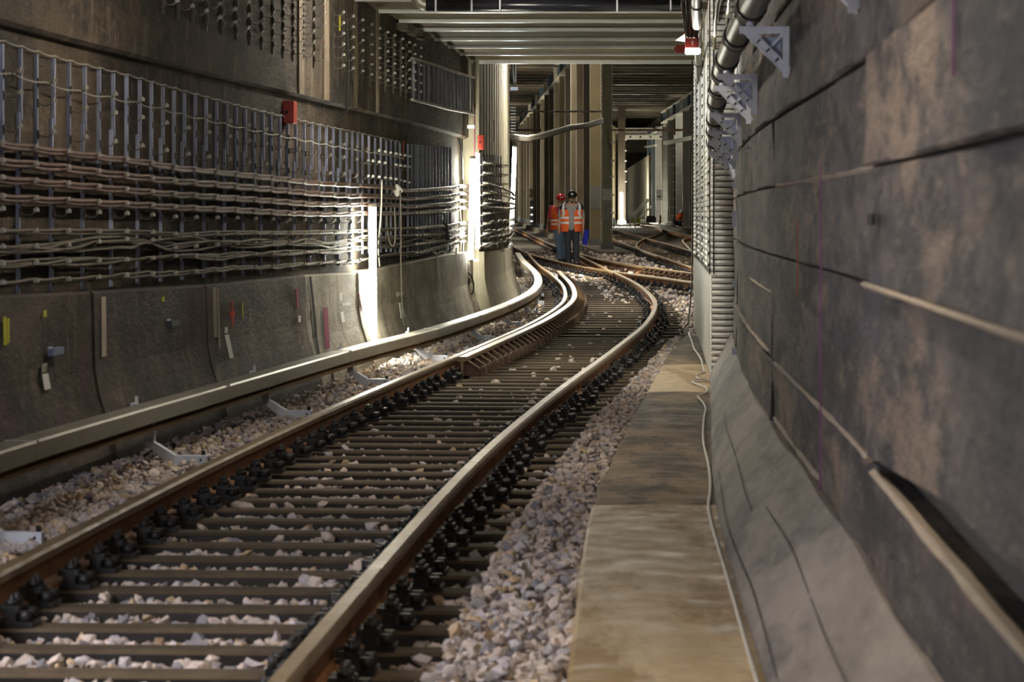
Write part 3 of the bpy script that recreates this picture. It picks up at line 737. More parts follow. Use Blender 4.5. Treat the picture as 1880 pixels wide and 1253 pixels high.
cab_px = {
 'b1': [(-60, 256), (25, 266), (128, 280), (255, 296), (320, 307), (440, 320), (516, 328), (568, 335), (650, 340), (716, 345), (746, 352), (823, 346), (846, 342)],
 'b2': [(-60, 290), (25, 298), (128, 309), (255, 325), (320, 332), (440, 342), (516, 349), (568, 354), (650, 359), (716, 362), (746, 366), (823, 361), (846, 355)],
 'b3': [(-60, 321), (25, 329), (128, 338), (255, 350), (320, 356), (440, 364), (516, 370), (568, 374), (650, 375), (716, 377), (746, 381), (823, 375), (846, 369)],
 'b4': [(-60, 357), (25, 362), (128, 368), (255, 375), (320, 380), (440, 385), (516, 390), (568, 392), (650, 392), (716, 393), (746, 392), (823, 387), (846, 382)],
 'l1': [(-60, 423), (0, 424), (255, 425), (330, 431), (400, 428), (568, 427), (650, 425), (746, 420), (823, 415), (846, 410)],
 'l2': [(-60, 453), (0, 453), (100, 452), (150, 446), (230, 439), (270, 441), (300, 456), (340, 453), (400, 448), (516, 445), (562, 443), (603, 451), (650, 438), (746, 433), (823, 428), (846, 422)],
 'l2b': [(-60, 462), (0, 463), (60, 458), (120, 455), (200, 447), (235, 452), (265, 446), (300, 444), (360, 442), (430, 446), (520, 451), (590, 446), (650, 443), (746, 440), (823, 436), (846, 430)],
 'l3': [(-60, 485), (0, 484), (130, 480), (255, 476), (330, 468), (400, 472), (440, 468), (542, 463), (619, 460), (650, 456), (746, 450), (823, 440), (846, 434)],
 'l4': [(-60, 523), (0, 518), (130, 512), (255, 503), (300, 502), (400, 495), (440, 491), (516, 488), (593, 482), (650, 479), (708, 470), (772, 463), (823, 450), (844, 444)]}
OFF_C = OFF_P + .055
cab_z = {k: wall_line(v, OFF_C) for k, v in cab_px.items()}
colA = [-470, -405, -345, -290, -240, -195, -155, -118, -84, -66, -52, -24, 5.6, 39.6, 68.4, 100.3, 128.4, 157.5, 183.8, 210, 234.4, 258.6, 280, 301, 321, 340, 360, 380, 399, 417.7, 435.3, 452, 468, 484.7, 498.7, 515.3, 529.4, 544.7, 560, 574, 588, 600.8, 613.6, 626.4, 637.9, 648, 658.3, 667, 678.7, 690, 700.4, 710.6, 719, 727, 735]
colD = [750, 757, 763, 768, 773, 778, 784, 790, 795, 801, 807, 812, 818, 823, 829]
GRP = 'cable rack posts on the left wall'
def rack(x, z0, z1, label, wd=.024, mt=M_GALV_D, group=GRP, off=OFF_P, name='cable_rack', deep=.022):
    Y = on_wall(x, off); p = at(XM, Y, off, z0); th = heading(XM, Y); h = z1 - z0
    r = empty(name, p, -th, label, 'cable rack', group)
    m = MB(); m.box((0, 0, h / 2), (.006, wd, h)); m.box((-deep / 2, wd / 2 - .002, h / 2), (deep, .004, h)); m.box((-deep / 2, -wd / 2 + .002, h / 2), (deep, .004, h))
    m.obj('post', mt, r)
    return r, Y, z0
def add_hook(r, z, me=HOOK):
    h = link('cable_hook', me, r); h.location = (.003, 0, z); return h
LBL_LONG = 'long galvanised rack post with hooks above the cables'
LBL_SHORT = 'short galvanised rack post between the long ones'
LBL_LOW = 'thin lower rack post holding the cable bundles'
LBL_DENSE = 'closely spaced rack post before the pale pier'
jit = random.Random(5)
lowY = []
cn = dict(a=0, b=0)
for i, x in enumerate(colA):
    Y = on_wall(x, OFF_P)
    if i % 2 == 0 or x > 660:
        cn['a'] += x > 0; tail_ = ', %s from the left' % nth(cn['a']) if x > 0 else ', %s beyond the left edge' % nth((13 - i) // 2 + 1)
        b = cab_z['b2'](Y) + (.0 if x < 660 else -.55)
        r, Y, z0 = rack(x, b, top_z(Y) + jit.uniform(-.01, .01), LBL_LONG + tail_)
        for dz in (.16, .27):
            if jit.random() < .93: add_hook(r, top_z(Y) - dz - z0)
        add_hook(r, cab_z['b1'](Y) + .075 - z0)
    else:
        cn['b'] += x > 0; tail_ = ', %s from the left' % nth(cn['b']) if x > 0 else ', %s beyond the left edge' % nth((13 - i) // 2 + 1)
        z0 = short_z(Y); rack(x, z0, top_z(Y), LBL_SHORT + tail_)
        r, Y, z0 = rack(x - 4, bot_z(Y), short_z(Y) + .04, LBL_LOW + tail_, .02)
        lowY.append(Y)
        for k in ('b1', 'b2', 'b3', 'b4', 'l1', 'l2', 'l3', 'l4'): add_hook(r, cab_z[k](Y) - .018 - z0)
        add_hook(r, (cab_z['b4'](Y) + cab_z['l1'](Y)) / 2 + .005 - z0)
for i, x in enumerate(colD):
    Y = on_wall(x, OFF_P); r, Y, z0 = rack(x, bot_z(Y), top_z(Y), LBL_DENSE + ', %s from the left' % nth(i + 1), .03, group='closely spaced racks before the pier')
    for k in ('b1', 'b2', 'b3', 'b4', 'l1', 'l2', 'l3', 'l4'): add_hook(r, cab_z[k](Y) - .018 - z0)
# racks on the pier wall past the second lamp
OFF_Q = -1.575 + .02
for i, x in enumerate([876, 881, 886, 891, 896, 901, 906, 911, 916, 920]):
    Y = on_wall(x, OFF_Q) if x < 922 else 57
    if Y > 57: continue
    z1 = HC - (280 + i * .8 - HY) * Y / F; z0 = HC - (458 - i - HY) * Y / F
    r, Y, z0 = rack(x, z0, z1, 'thin rack post on the pale pier past the second lamp, %s from the left' % nth(i + 1), .03, group='racks on the pale pier', off=OFF_Q)
    for q in range(9): add_hook(r, (z1 - z0) * (.04 + .105 * q))

# ------------------------------------------------------------------ cable bundles
def bundle(key, label, mt, rad, strands, wob, sag, seed, a=9.0, b=Y_PIER - .05, spread=1.0):
    rr = random.Random(seed); Ys = steps(a, b, .11 if b < 60 else .2)
    e = empty('cable_bundle', at(XM, 18, OFF_C, cab_z[key](18)), 0, label, 'cables'); inv = Matrix.Translation(-Vector(e.location))
    ph = [2 * math.pi * k / strands + rr.uniform(-.4, .4) for k in range(strands)]
    ly = np.array(sorted(lowY))
    for s in range(strands):
        f1, f2, p1, p2 = rr.uniform(.7, 1.3), rr.uniform(1.8, 2.9), rr.uniform(0, 6), rr.uniform(0, 6)
        pts = []
        for Y in Ys:
            j = np.searchsorted(ly, Y); sg = 0
            if 0 < j < len(ly): t = (Y - ly[j - 1]) / (ly[j] - ly[j - 1]); sg = -sag * 4 * t * (1 - t) * (1.0 if t < .5 else .8)
            ang = ph[s] + wob * (Y * .9) + wob * .7 * math.sin(Y * f1 + p1)
            dx = math.cos(ang) * rad * 1.05 * spread + wob * .012 * math.sin(Y * f2 + p2)
            dz = math.sin(ang) * rad * 1.05 * spread + wob * .016 * math.sin(Y * f1 * 1.7 + p2)
            pts.append(at(XM, Y, OFF_C + dx, cab_z[key](Y) + dz + sg))
        o = MB().tube(pts, rad, 7).obj('cable', mt, e); o.matrix_parent_inverse = inv
bundle('b1', 'red-brown cable bundle on the left wall, topmost of four', M_CABLE_R, .0122, 3, .05, .008, 1)
bundle('b2', 'red-brown cable bundle on the left wall, second from the top', M_CABLE_R, .0122, 3, .05, .008, 2)
bundle('b3', 'red-brown cable bundle on the left wall, third from the top', M_CABLE_R, .0122, 3, .05, .008, 3)
bundle('b4', 'red-brown cable bundle on the left wall, lowest of the four', M_CABLE_R, .0122, 3, .05, .008, 4)
bundle('l1', 'straight grey cable bundle right under the bare row of hooks', M_CABLE_G, .0095, 3, .15, .005, 5)
bundle('l2', 'tangled grey cable bundle in the middle of the lower rack', M_CABLE_G, .0085, 4, .9, .004, 6, spread=1.5)
bundle('l2b', 'second tangled bundle twisting under the middle rack row', M_CABLE_G, .007, 3, 1.1, .004, 7, spread=1.6)
bundle('l3', 'grey cable bundle with loose loops above the lowest one', M_CABLE_G, .0085, 4, .6, .005, 8, spread=1.3)
bundle('l4', 'yellowish grey cable bundle lowest on the left wall', M_CABLE_G, .0095, 2, .25, .010, 9)
# bundles carried on round the pier
for k in range(8):
    z = HC - ((342, 355, 369, 382, 408, 424, 436, 448)[k] - HY) * 43 / F; rr = random.Random(k)
    pts = [at(XM, 40.7, OFF_C + .05, cab_z[('b1', 'b2', 'b3', 'b4', 'l1', 'l2', 'l3', 'l4')[k]](40.7)), at(XM, 40.95, -1.6, z)]
    pts += [at(XM, Y, OFF_Q + .05 + rr.uniform(0, .02), z + (k - 3.5) * .002 * (Y - 43) + rr.uniform(-.012, .012) * (2.0 if k > 3 else .5)) for Y in steps(41.1, 60, .45)]
    MB().tube(pts, .02 if k < 4 else .016, 6).obj('cable', M_CABLE_G, None, 'grey cable clipped round the pale pier, number %s from the top' % ('one', 'two', 'three', 'four', 'five', 'six', 'seven', 'eight')[k], 'cables', 'cables round the pier')
# thin wires along the rack tops
def wire(pts, r, mt, label, name='cable', cat='cable', n=6): return MB().tube(pts, r, n).obj(name, mt, None, label, cat)
Yw = [on_wall(x, OFF_P) for x in colA]
pts = []
for i in range(len(Yw) - 1):
    for t in (0, .33, .66): Y = Yw[i] + (Yw[i + 1] - Yw[i]) * t; pts.append(at(XM, Y, OFF_P + .008, top_z(Y) + .012 - .01 * math.sin(t * 3.1)))
wire(pts, .004, M_HOOK, 'thin pale wire strung along the tops of the rack posts')
pts = []
for i in range(2, len(Yw) - 1, 2):
    for t in np.linspace(0, 1, 7)[:-1]:
        Y = Yw[i] + (Yw[min(i + 2, len(Yw) - 1)] - Yw[i]) * t; pts.append(at(XM, Y, OFF_P + .05, top_z(Y) - .155 - .016 * math.sin(t * 3.14)))
wire(pts, .004, M_HOOK, 'thin sagging cable lying in the upper hooks of the rack')

# ------------------------------------------------------------------ upper field of hooks on the beam course
OFF_H = OFF_SHELF + .012
hk_bot = wall_line([(300, 6), (355, 25), (380, 37), (408, 46), (434, 56), (459, 66), (481, 75), (520, 91), (577, 110), (612, 124), (648, 134), (680, 146), (723, 160), (757, 172)], OFF_H)
for hi_, x in enumerate([300, 328, 355, 380, 408, 434, 459, 481, 501, 520, 538, 556, 577, 612, 630, 648, 665, 680, 695, 708, 723, 736, 746, 757]):
    Y = on_wall(x, OFF_H); zb = hk_bot(Y)
    r, Y, z0 = rack(x, zb - .07, min(3.32, zb + .52), 'slim rail with empty hooks high on the left wall, %s from the left' % nth(hi_ + 1), .014, M_ARC, 'empty hook columns high on the wall', OFF_H, 'hook_rail', .012)
    for q in range(6 if x > 440 else 5):
        if zb + q * .093 < 3.3: add_hook(r, .07 + q * .093)

# ------------------------------------------------------------------ curved cable ladder before the ceiling edge
Ya, Yb = on_wall(752, OFF_SHELF + .05), Y_PIER - .1
zt_l = interp([(Ya, HC - (106 - HY) * Ya / F), ((Ya + Yb) / 2, HC - (128 - HY) * ((Ya + Yb) / 2) / F), (Yb, HC - (143 - HY) * Yb / F)])
zb_l = interp([(Ya, HC - (182 - HY) * Ya / F), ((Ya + Yb) / 2, HC - (200 - HY) * ((Ya + Yb) / 2) / F), (Yb, HC - (209 - HY) * Yb / F)])
lad = empty('cable_ladder', at(XM, Ya, OFF_SHELF + .06, zb_l(Ya)), 0, 'grey cable ladder curving along the wall under the ceiling edge', 'cable ladder'); li = Matrix.Translation(-Vector(lad.location))
for zf in (zt_l, zb_l):
    o = MB().sweep(frames(XM, steps(Ya, Yb, .4), OFF_SHELF + .08, zf), [(-.02, -.012), (.02, -.012), (.02, .012), (-.02, .012)]).obj('side_rail', M_HOOK, lad); o.matrix_parent_inverse = li
for k in range(16):
    Y = Ya + (Yb - Ya) * (k + .4) / 16
    o = MB().box(at(XM, Y, OFF_SHELF + .07, (zt_l(Y) + zb_l(Y)) / 2), (.02, .045, zt_l(Y) - zb_l(Y)), -heading(XM, Y)).obj('rung', M_GALV_D, lad); o.matrix_parent_inverse = li

# ------------------------------------------------------------------ red call boxes
def redbox(x, y0, y1, x0, x1, off, label):
    Y = on_wall(x, off); z = HC - ((y0 + y1) / 2 - HY) * Y / F; h = (y1 - y0) * Y / F; p = at(XM, Y, off, z); th = heading(XM, Y)
    e = empty('emergency_box', p, -th, label, 'emergency box')
    w_ = (x1 - x0) * Y / F
    MB().box((w_ / 2, 0, 0), (w_, .17, h)).obj('case', M_RED, e, bevel=.008)
    MB().box((w_ * .45, -.088, -h * .06), (w_ * .62, .012, h * .72)).obj('door', M_RED, e)
    MB().box((w_ * .4, -.098, 0), (.022, .01, .022)).obj('lock', M_DARK, e)
redbox(521, 185, 226, 519, 541, OFF_UP + .0, 'red emergency box standing out above the cable racks')
redbox(878, 248, 275, 877, 888, OFF_Q - .02, 'small red emergency box on the pale pier above the lamp')
p = px3(859, 233, 40.9)
MB().box(p, (.17, .03, .045)).obj('number_plate', M_WHITE, None, 'small blank pale plate on the pier left of the red box', 'sign')

# ------------------------------------------------------------------ loose cables, junction box, labels on the left wall
def hang(px, Y, r, mt, label):
    P = [Vector(px3(x, y, Y + (d if len(q) else 0))) for (x, y, *q) in px for d in [q[0] if q else 0]]
    pts = []
    for i in range(len(P) - 1):
        p0, p1, p2, p3 = P[max(i - 1, 0)], P[i], P[i + 1], P[min(i + 2, len(P) - 1)]
        for t in np.linspace(0, 1, 6)[:-1]: pts.append(.5 * ((2 * p1) + (p2 - p0) * t + (2 * p0 - 5 * p1 + 4 * p2 - p3) * t * t + (3 * p1 - p0 - 3 * p2 + p3) * t ** 3))
    pts.append(P[-1]); return wire(pts, r, mt, label)
Y9 = lambda x, o=-1.66: on_wall(x, o) - .12
hang([(635, 0), (637, 45), (640, 110), (638, 165), (636, 205), (624, 218)], Y9(636, OFF_SHELF), .009, M_CABLE_K, 'black cable hanging down the wall beside the hook columns')
hang([(835, 210), (838, 240), (845, 262), (849, 290), (850, 330)], 40.4, .014, M_CABLE_K, 'black cable dropping from the cable ladder to the pier')
hang([(744, 262), (750, 240), (756, 225)], Y9(750, OFF_UP), .008, M_CABLE_K, 'short black cable tail above the closely spaced racks')
hang([(701, 330), (700, 380), (697, 420), (694, 455), (697, 490)], Y9(700, OFF_C), .008, M_CABLE_W, 'pale thin cable hanging right beside the first tube lamp')
hang([(711, 340), (710, 400), (714, 440), (722, 452), (726, 430), (724, 380)], Y9(715, OFF_C), .008, M_CABLE_G, 'grey cable loop hanging right of the first tube lamp')
hang([(735, 350), (736, 420), (736, 480), (738, 560), (742, 600)], Y9(738, -1.62), .009, M_CABLE_G, 'long grey cable running down to the wall foot')
hang([(803, 470), (806, 510), (812, 535), (822, 547), (830, 530), (836, 490), (838, 455)], Y9(815, -1.6), .009, M_CABLE_W, 'pale cable slung in a deep loop under the racks')
hang([(790, 455), (800, 466), (812, 462), (825, 465), (834, 450)], Y9(812, -1.6), .008, M_CABLE_W, 'pale slack cable under the lowest bundle')
hang([(851, 440), (850, 470), (854, 510), (858, 540), (864, 568)], 40.3, .010, M_CABLE_K, 'black flex hanging from the second tube lamp')
hang([(855, 500), (864, 505), (870, 525), (866, 540), (857, 535), (854, 515), (860, 500)], 40.25, .008, M_CABLE_K, 'coil of black flex below the second tube lamp')
hang([(843, 360), (846, 400), (849, 430), (846, 460), (852, 490)], 40.45, .009, M_CABLE_G, 'grey flex beside the second tube lamp')
m = MB(); q = px3(858, 517, 40.2); m.lathe([(0, -.05), (.03, -.045), (.042, 0), (.03, .045), (0, .05)], 10, q); m.obj('flex_connector', M_CABLE_K, None, 'round black plug connector hanging below the second lamp', 'plug')
q = px3(729, 350, on_wall(729, OFF_C) - .1)
MB().box(q, (.03, .02, .09), 0, 0, Matrix.Rotation(.8, 3, 'Y') @ Matrix.Diagonal((3.2, 1, 1))).obj('junction_box', M_TRAY, None, 'tilted pale junction box on the top cable bundle', 'junction box')
Yk = on_wall(818, OFF_C) - .1
MB().box(px3(820, 426, Yk), (.05, .03, .20), 0, 0, Matrix.Rotation(-.15, 3, 'Y')).obj('cable_splice', M_CABLE_K, None, 'black splice sleeve strapped upright across the lower cables', 'cable splice')
# coil and label strips on the base course
def lowpt(x, y, d=.0):
    """point on the front of the base course seen at a photo pixel"""
    best = None
    for o in np.arange(-1.66, -1.48, .005):
        Y, z = wall_pt(x, y, o)
        tgt = np.interp(z, [-.12, .05, .22, .38, .52, .9], [-1.49, -1.52, -1.575, -1.625, -1.65, -1.66])
        e = abs(o - tgt)
        if best is None or e < best[0]: best = (e, o, Y, z)
    return best[1] + d, best[2], best[3]
def decal(x0, y0, x1, y1, wpx, mt, name, th=.004):
    a, b = lowpt(x0, y0, .014), lowpt(x1, y1, .014)
    Y = (a[1] + b[1]) / 2; pw = wpx * Y * Y / (F * (XM.d(Y) * Y - (XM(Y) + a[0])))
    A = Vector(at(XM, a[1], a[0], a[2])); B = Vector(at(XM, b[1], b[0], b[2]))
    t = heading(XM, Y); al = Vector((math.sin(t), math.cos(t), 0)); n_ = Vector((math.cos(t), -math.sin(t), 0))
    ps = []
    for d in (0, th):
        ps += [A - al * pw / 2 + n_ * d, A + al * pw / 2 + n_ * d, B + al * pw / 2 + n_ * d, B - al * pw / 2 + n_ * d]
    m = MB(); m.hexa([ps[0], ps[1], ps[2], ps[3], ps[4], ps[5], ps[6], ps[7]]); return m.obj(name, mt, wl)
decal(76, 668, 76, 684, 9, M_WALL_PALE, 'marker_strip'); decal(77, 687, 82, 715, 11, M_WHITE, 'marker_strip')
decal(411, 601, 411, 612, 5, M_WHITE, 'marker_strip'); decal(412, 615, 421, 658, 7, M_WHITE, 'marker_strip')
decal(622, 538, 622, 552, 4, M_WHITE, 'marker_strip'); decal(624, 573, 627, 592, 6, M_WHITE, 'marker_strip'); decal(546, 580, 546, 592, 4, M_WHITE, 'marker_strip')
decal(732, 536, 732, 544, 12, M_TRAY, 'marker_strip'); decal(733, 556, 737, 584, 7, M_WHITE, 'marker_strip')
decal(3, 582, 4, 634, 5, M_YELLOW, 'paint_mark'); decal(9, 585, 9, 630, 4, M_YELLOW, 'paint_mark'); decal(77, 570, 77, 582, 5, M_YELLOW, 'paint_mark'); decal(295, 545, 295, 554, 4, M_YELLOW, 'paint_mark')
decal(422, 553, 423, 600, 2, M_REDP, 'paint_mark'); decal(422, 572, 423, 583, 9, M_REDP, 'paint_mark'); decal(441, 555, 442, 585, 1.5, M_YELLOW, 'paint_mark')
decal(541, 530, 543, 565, 4, M_PINKP, 'paint_mark'); decal(594, 565, 598, 640, 8, M_PINKP, 'paint_mark'); decal(658, 540, 664, 570, 5, M_PINKP, 'paint_mark')
decal(185, 545, 186, 655, 8, M_FIN, 'paint_mark'); decal(389, 528, 392, 620, 6, M_FIN, 'paint_mark'); decal(395, 528, 399, 640, 3, M_FIN, 'paint_mark')
decal(566, 508, 572, 560, 3, M_DARK, 'wall_crack'); decal(572, 560, 577, 620, 4, M_DARK, 'wall_crack'); decal(577, 620, 590, 690, 3, M_DARK, 'wall_crack'); decal(604, 660, 611, 712, 3, M_DARK, 'wall_crack')
decal(632, 556, 632, 562, 16, M_CABLE_K, 'paint_mark')
def wplate(x, y, mt, label):
    o_, Y, z = lowpt(x, y); p = at(XM, Y, o_ + .02, z); e = empty('wall_plate', p, -heading(XM, Y), label, 'plate')
    MB().box((.012, 0, 0), (.03, .27, .038)).obj('plate', mt, e); MB().box((.006, -.12, .022), (.02, .03, .012)).obj('clip', M_GALV, e)
wplate(92, 645, M_BLUEP, 'blue-grey plate on the base of the left wall near the yellow marks'); wplate(309, 593, mat('dark_blue_plate', (.02, .03, .05), None, .5), 'dark blue plate on the base of the left wall')
for x, y0, y1, mt, off in ((624, 25, 55, M_YELLOW, OFF_SHELF + .006), (741, 258, 295, M_REDP, OFF_P + .02), (741, 400, 480, M_PINKP, OFF_P + .02)):
    Y = on_wall(x, off); z1, z0 = HC - (y0 - HY) * Y / F, HC - (y1 - HY) * Y / F
    MB().box(at(XM, Y, off, (z0 + z1) / 2), (.004, .07, z1 - z0), -heading(XM, Y)).obj('paint_mark', mt, wl)
for x, y0, y1 in ((855, 200, 235), (871, 190, 290), (905, 220, 260)):
    off = -1.572 if x > 873 else None
    if off: Y = on_wall(x, off); pp = at(XM, Y, off + .012, 0)
    else: Y = 40.97; pp = ((x - CX) * Y / F, Y, 0)
    z1, z0 = HC - (y0 - HY) * Y / F, HC - (y1 - HY) * Y / F
    MB().box((pp[0], pp[1], (z0 + z1) / 2), (.012, .012, z1 - z0)).obj('paint_mark', M_PINKP, wl)
# ================================================================== RIGHT SIDE
# ------------------------------------------------------------------ pale slatted lining standing off the wall
path = [Vector((2.19, 38.6)), Vector((2.10, 36.4)), Vector((1.97, 33.4)), Vector((1.82, 30.2)), Vector((1.715, 27.9)), Vector((1.675, 27.15))]
# rounded corner, then the return towards the wall
cc = Vector((1.745, 26.98)); rad = .075
arc = [cc + Vector((-math.cos(a), -math.sin(a))) * rad for a in np.linspace(.25, 1.5, 7)]
ret = [Vector((1.78, 26.905)), Vector((1.83, 26.92)), Vector((1.875, 26.95))]
lpath = path + arc + ret
lin = empty('slatted_lining', (1.75, 27, .05), 0, 'pale slatted metal lining standing in front of the right wall', 'wall lining'); lni = Matrix.Translation(-Vector(lin.location))
def lframes(pts, z=0):
    fr = []
    for i, p in enumerate(pts):
        d = (pts[min(i + 1, len(pts) - 1)] - pts[max(i - 1, 0)]).normalized()
        fr.append(((p.x, p.y, z), (-d.y, d.x, 0), (0, 0, 1)))
    return fr
def lchild(m, name, ms, bev=0): o = m.obj(name, ms, lin, bevel=bev); o.matrix_parent_inverse = lni; return o
# right vector points to the side away from the track for this direction of travel; check sign so that + is towards the track
sg = 1 if (lframes(lpath)[0][1][0] < 0) else -1
flat_end = len(path)
lchild(MB().sweep(lframes(lpath), [(-sg * .035, .05), (-sg * .02, .05), (-sg * .02, 3.3), (-sg * .035, 3.3)]), 'dark_backing', M_DARK)
z = .06; k = 0; prs = random.Random(9)
while z < 3.22:
    h = .045
    zz = z + .0
    pts = lpath if z > .88 else lpath[flat_end:]
    bulge = 0
    prof = [(-sg * .016, 0), (sg * .004, .004), (sg * .012, h * .5), (sg * .004, h - .004), (-sg * .016, h)]
    m = MB().sweep(lframes(pts, zz), prof, smooth=False); lchild(m, 'slat', M_LINING)
    z += .0505; k += 1
for a, b in ((0, 2), (2, 4), (4, flat_end)):
    pp = lpath[a:b + 1]
    if b == flat_end: pp = lpath[a:flat_end + 3]
    q0, q1 = pp[0], pp[-1]
    if len(pp) > 1:
        pp = [pp[0] + (pp[1] - pp[0]).normalized() * .006] + pp[1:-1] + [pp[-1] - (pp[-1] - pp[-2]).normalized() * .006]
    lchild(MB().sweep(lframes(pp), [(-sg * .018, .04), (sg * .01, .04), (sg * .01, .885), (-sg * .018, .885)]), 'lower_plate', M_PLATE)
for i in (1, 2, 3, 4, 6, 9):
    p = lpath[i]; fr = lframes(lpath)[i]
    lchild(MB().bar((p.x + fr[1][0] * sg * .014, p.y + fr[1][1] * sg * .014, .9), (p.x + fr[1][0] * sg * .014, p.y + fr[1][1] * sg * .014, 3.2), .014, .01), 'lacing_strip', M_DARK if i in (6, 9) else M_PLATE)
# rows of open slots along the flat side
slot = MB().box((0, 0, 0), (.012, .22, .03)).mesh('slot', M_DARK)
for i, t in ((1, .2), (2, .5), (4, .2)):
    a, b = lpath[i], lpath[i + 1]; p = a + (b - a) * t; th = math.atan2(b.x - a.x, a.y - b.y)
    zz = .95; q = 0
    while zz < 3.0:
        o = link('slot', slot, lin); o.matrix_parent_inverse = lni
        fr = lframes(lpath)[i]
        o.location = (p.x + fr[1][0] * sg * .012, p.y + fr[1][1] * sg * .012, zz); o.rotation_euler = (0, 0, math.atan2(-(b.x - a.x), (b.y - a.y)))
        zz += .101; q += 1
# edge post at the far end and a thin black cable hanging before it
MB().box((2.215, 38.75, 1.55), (.05, .08, 3.1)).box((2.215, 38.71, .06), (.10, .10, .02)).obj('edge_post', M_COL_Y, None, 'slim ochre post closing the far edge of the slatted lining', 'post')
pts = [px3(1271, y, 36.5) for y in (112, 160, 300, 440)] + [px3(1270, 520, 36), px3(1266, 570, 35.5), px3(1262, 596, 35), px3(1254, 606, 34.7)]
wire(pts, .008, M_CABLE_K, 'thin black cable hanging straight down before the slatted lining')
# curved hood above the lining
hp = []
m = MB()
vs = []
for Y, xw in ((26.5, 1.78), (30, 1.97), (34, 2.2), (38.6, 2.45)):
    x0 = float(np.interp(Y, [26.9, 38.6], [1.68, 2.19]))
    for t in np.linspace(0, 1, 6):
        a = t * math.pi / 2; vs.append((x0 + .16 * (1 - math.cos(a)), Y, 2.98 + .30 * math.sin(a)))
    for t in np.linspace(1, 0, 6):
        a = t * math.pi / 2; vs.append((x0 + .02 + .14 * (1 - math.cos(a)), Y, 2.98 + .28 * math.sin(a)))
fs = [(i * 12 + k, i * 12 + (k + 1) % 12, (i + 1) * 12 + (k + 1) % 12, (i + 1) * 12 + k) for i in range(3) for k in range(12)] + [tuple(range(12))[::-1], tuple(36 + k for k in range(12))]
m.add(vs, fs); o = m.obj('curved_hood', M_PLATE, lin); o.matrix_parent_inverse = lni

# ------------------------------------------------------------------ pipe on triangular brackets
def rp(Y, off, z): th = heading(XRU, Y); return (XRU(Y) + off * math.cos(th), Y - off * math.sin(th), z)
bz = interp([(0, 2.24), (9.7, 2.22), (13.8, 2.2), (17.45, 2.155), (18.7, 2.14), (21.5, 2.07), (23.3, 2.0), (24.8, 1.96), (26.1, 1.90), (40, 1.3)])
pipe = empty('wall_pipe', rp(14, -.2, 2.28), 0, 'grey metal pipe running along the right wall on brackets', 'pipe'); pi_ = Matrix.Translation(-Vector(pipe.location))
YP = steps(6.0, 40, .8)
YP = [Y for Y in YP if Y < 29]
o = MB().tube([rp(Y, -.165, bz(Y) + .085) for Y in YP], .058, 16).obj('pipe_run', M_PIPE, pipe); o.matrix_parent_inverse = pi_
brY = [9.7, 13.8, 17.45, 18.7, 21.5, 23.3, 24.8, 26.1]
for Y in brY + [12.2, 15.6, 20.1]:
    for d in (-.11, .11):
        o = MB().tube([rp(Y + d - .03, -.165, bz(Y + d - .03) + .085), rp(Y + d + .03, -.165, bz(Y + d + .03) + .085)], .064, 16).obj('coupling', M_PIPE, pipe); o.matrix_parent_inverse = pi_
    for d in (-.15, .15):
        o = MB().tube([rp(Y + d - .012, -.165, bz(Y + d) + .085), rp(Y + d + .012, -.165, bz(Y + d) + .085)], .067, 16).obj('gasket', M_DARK, pipe); o.matrix_parent_inverse = pi_
BL = ('first', 'second', 'third', 'fourth', 'fifth', 'sixth', 'seventh', 'eighth')
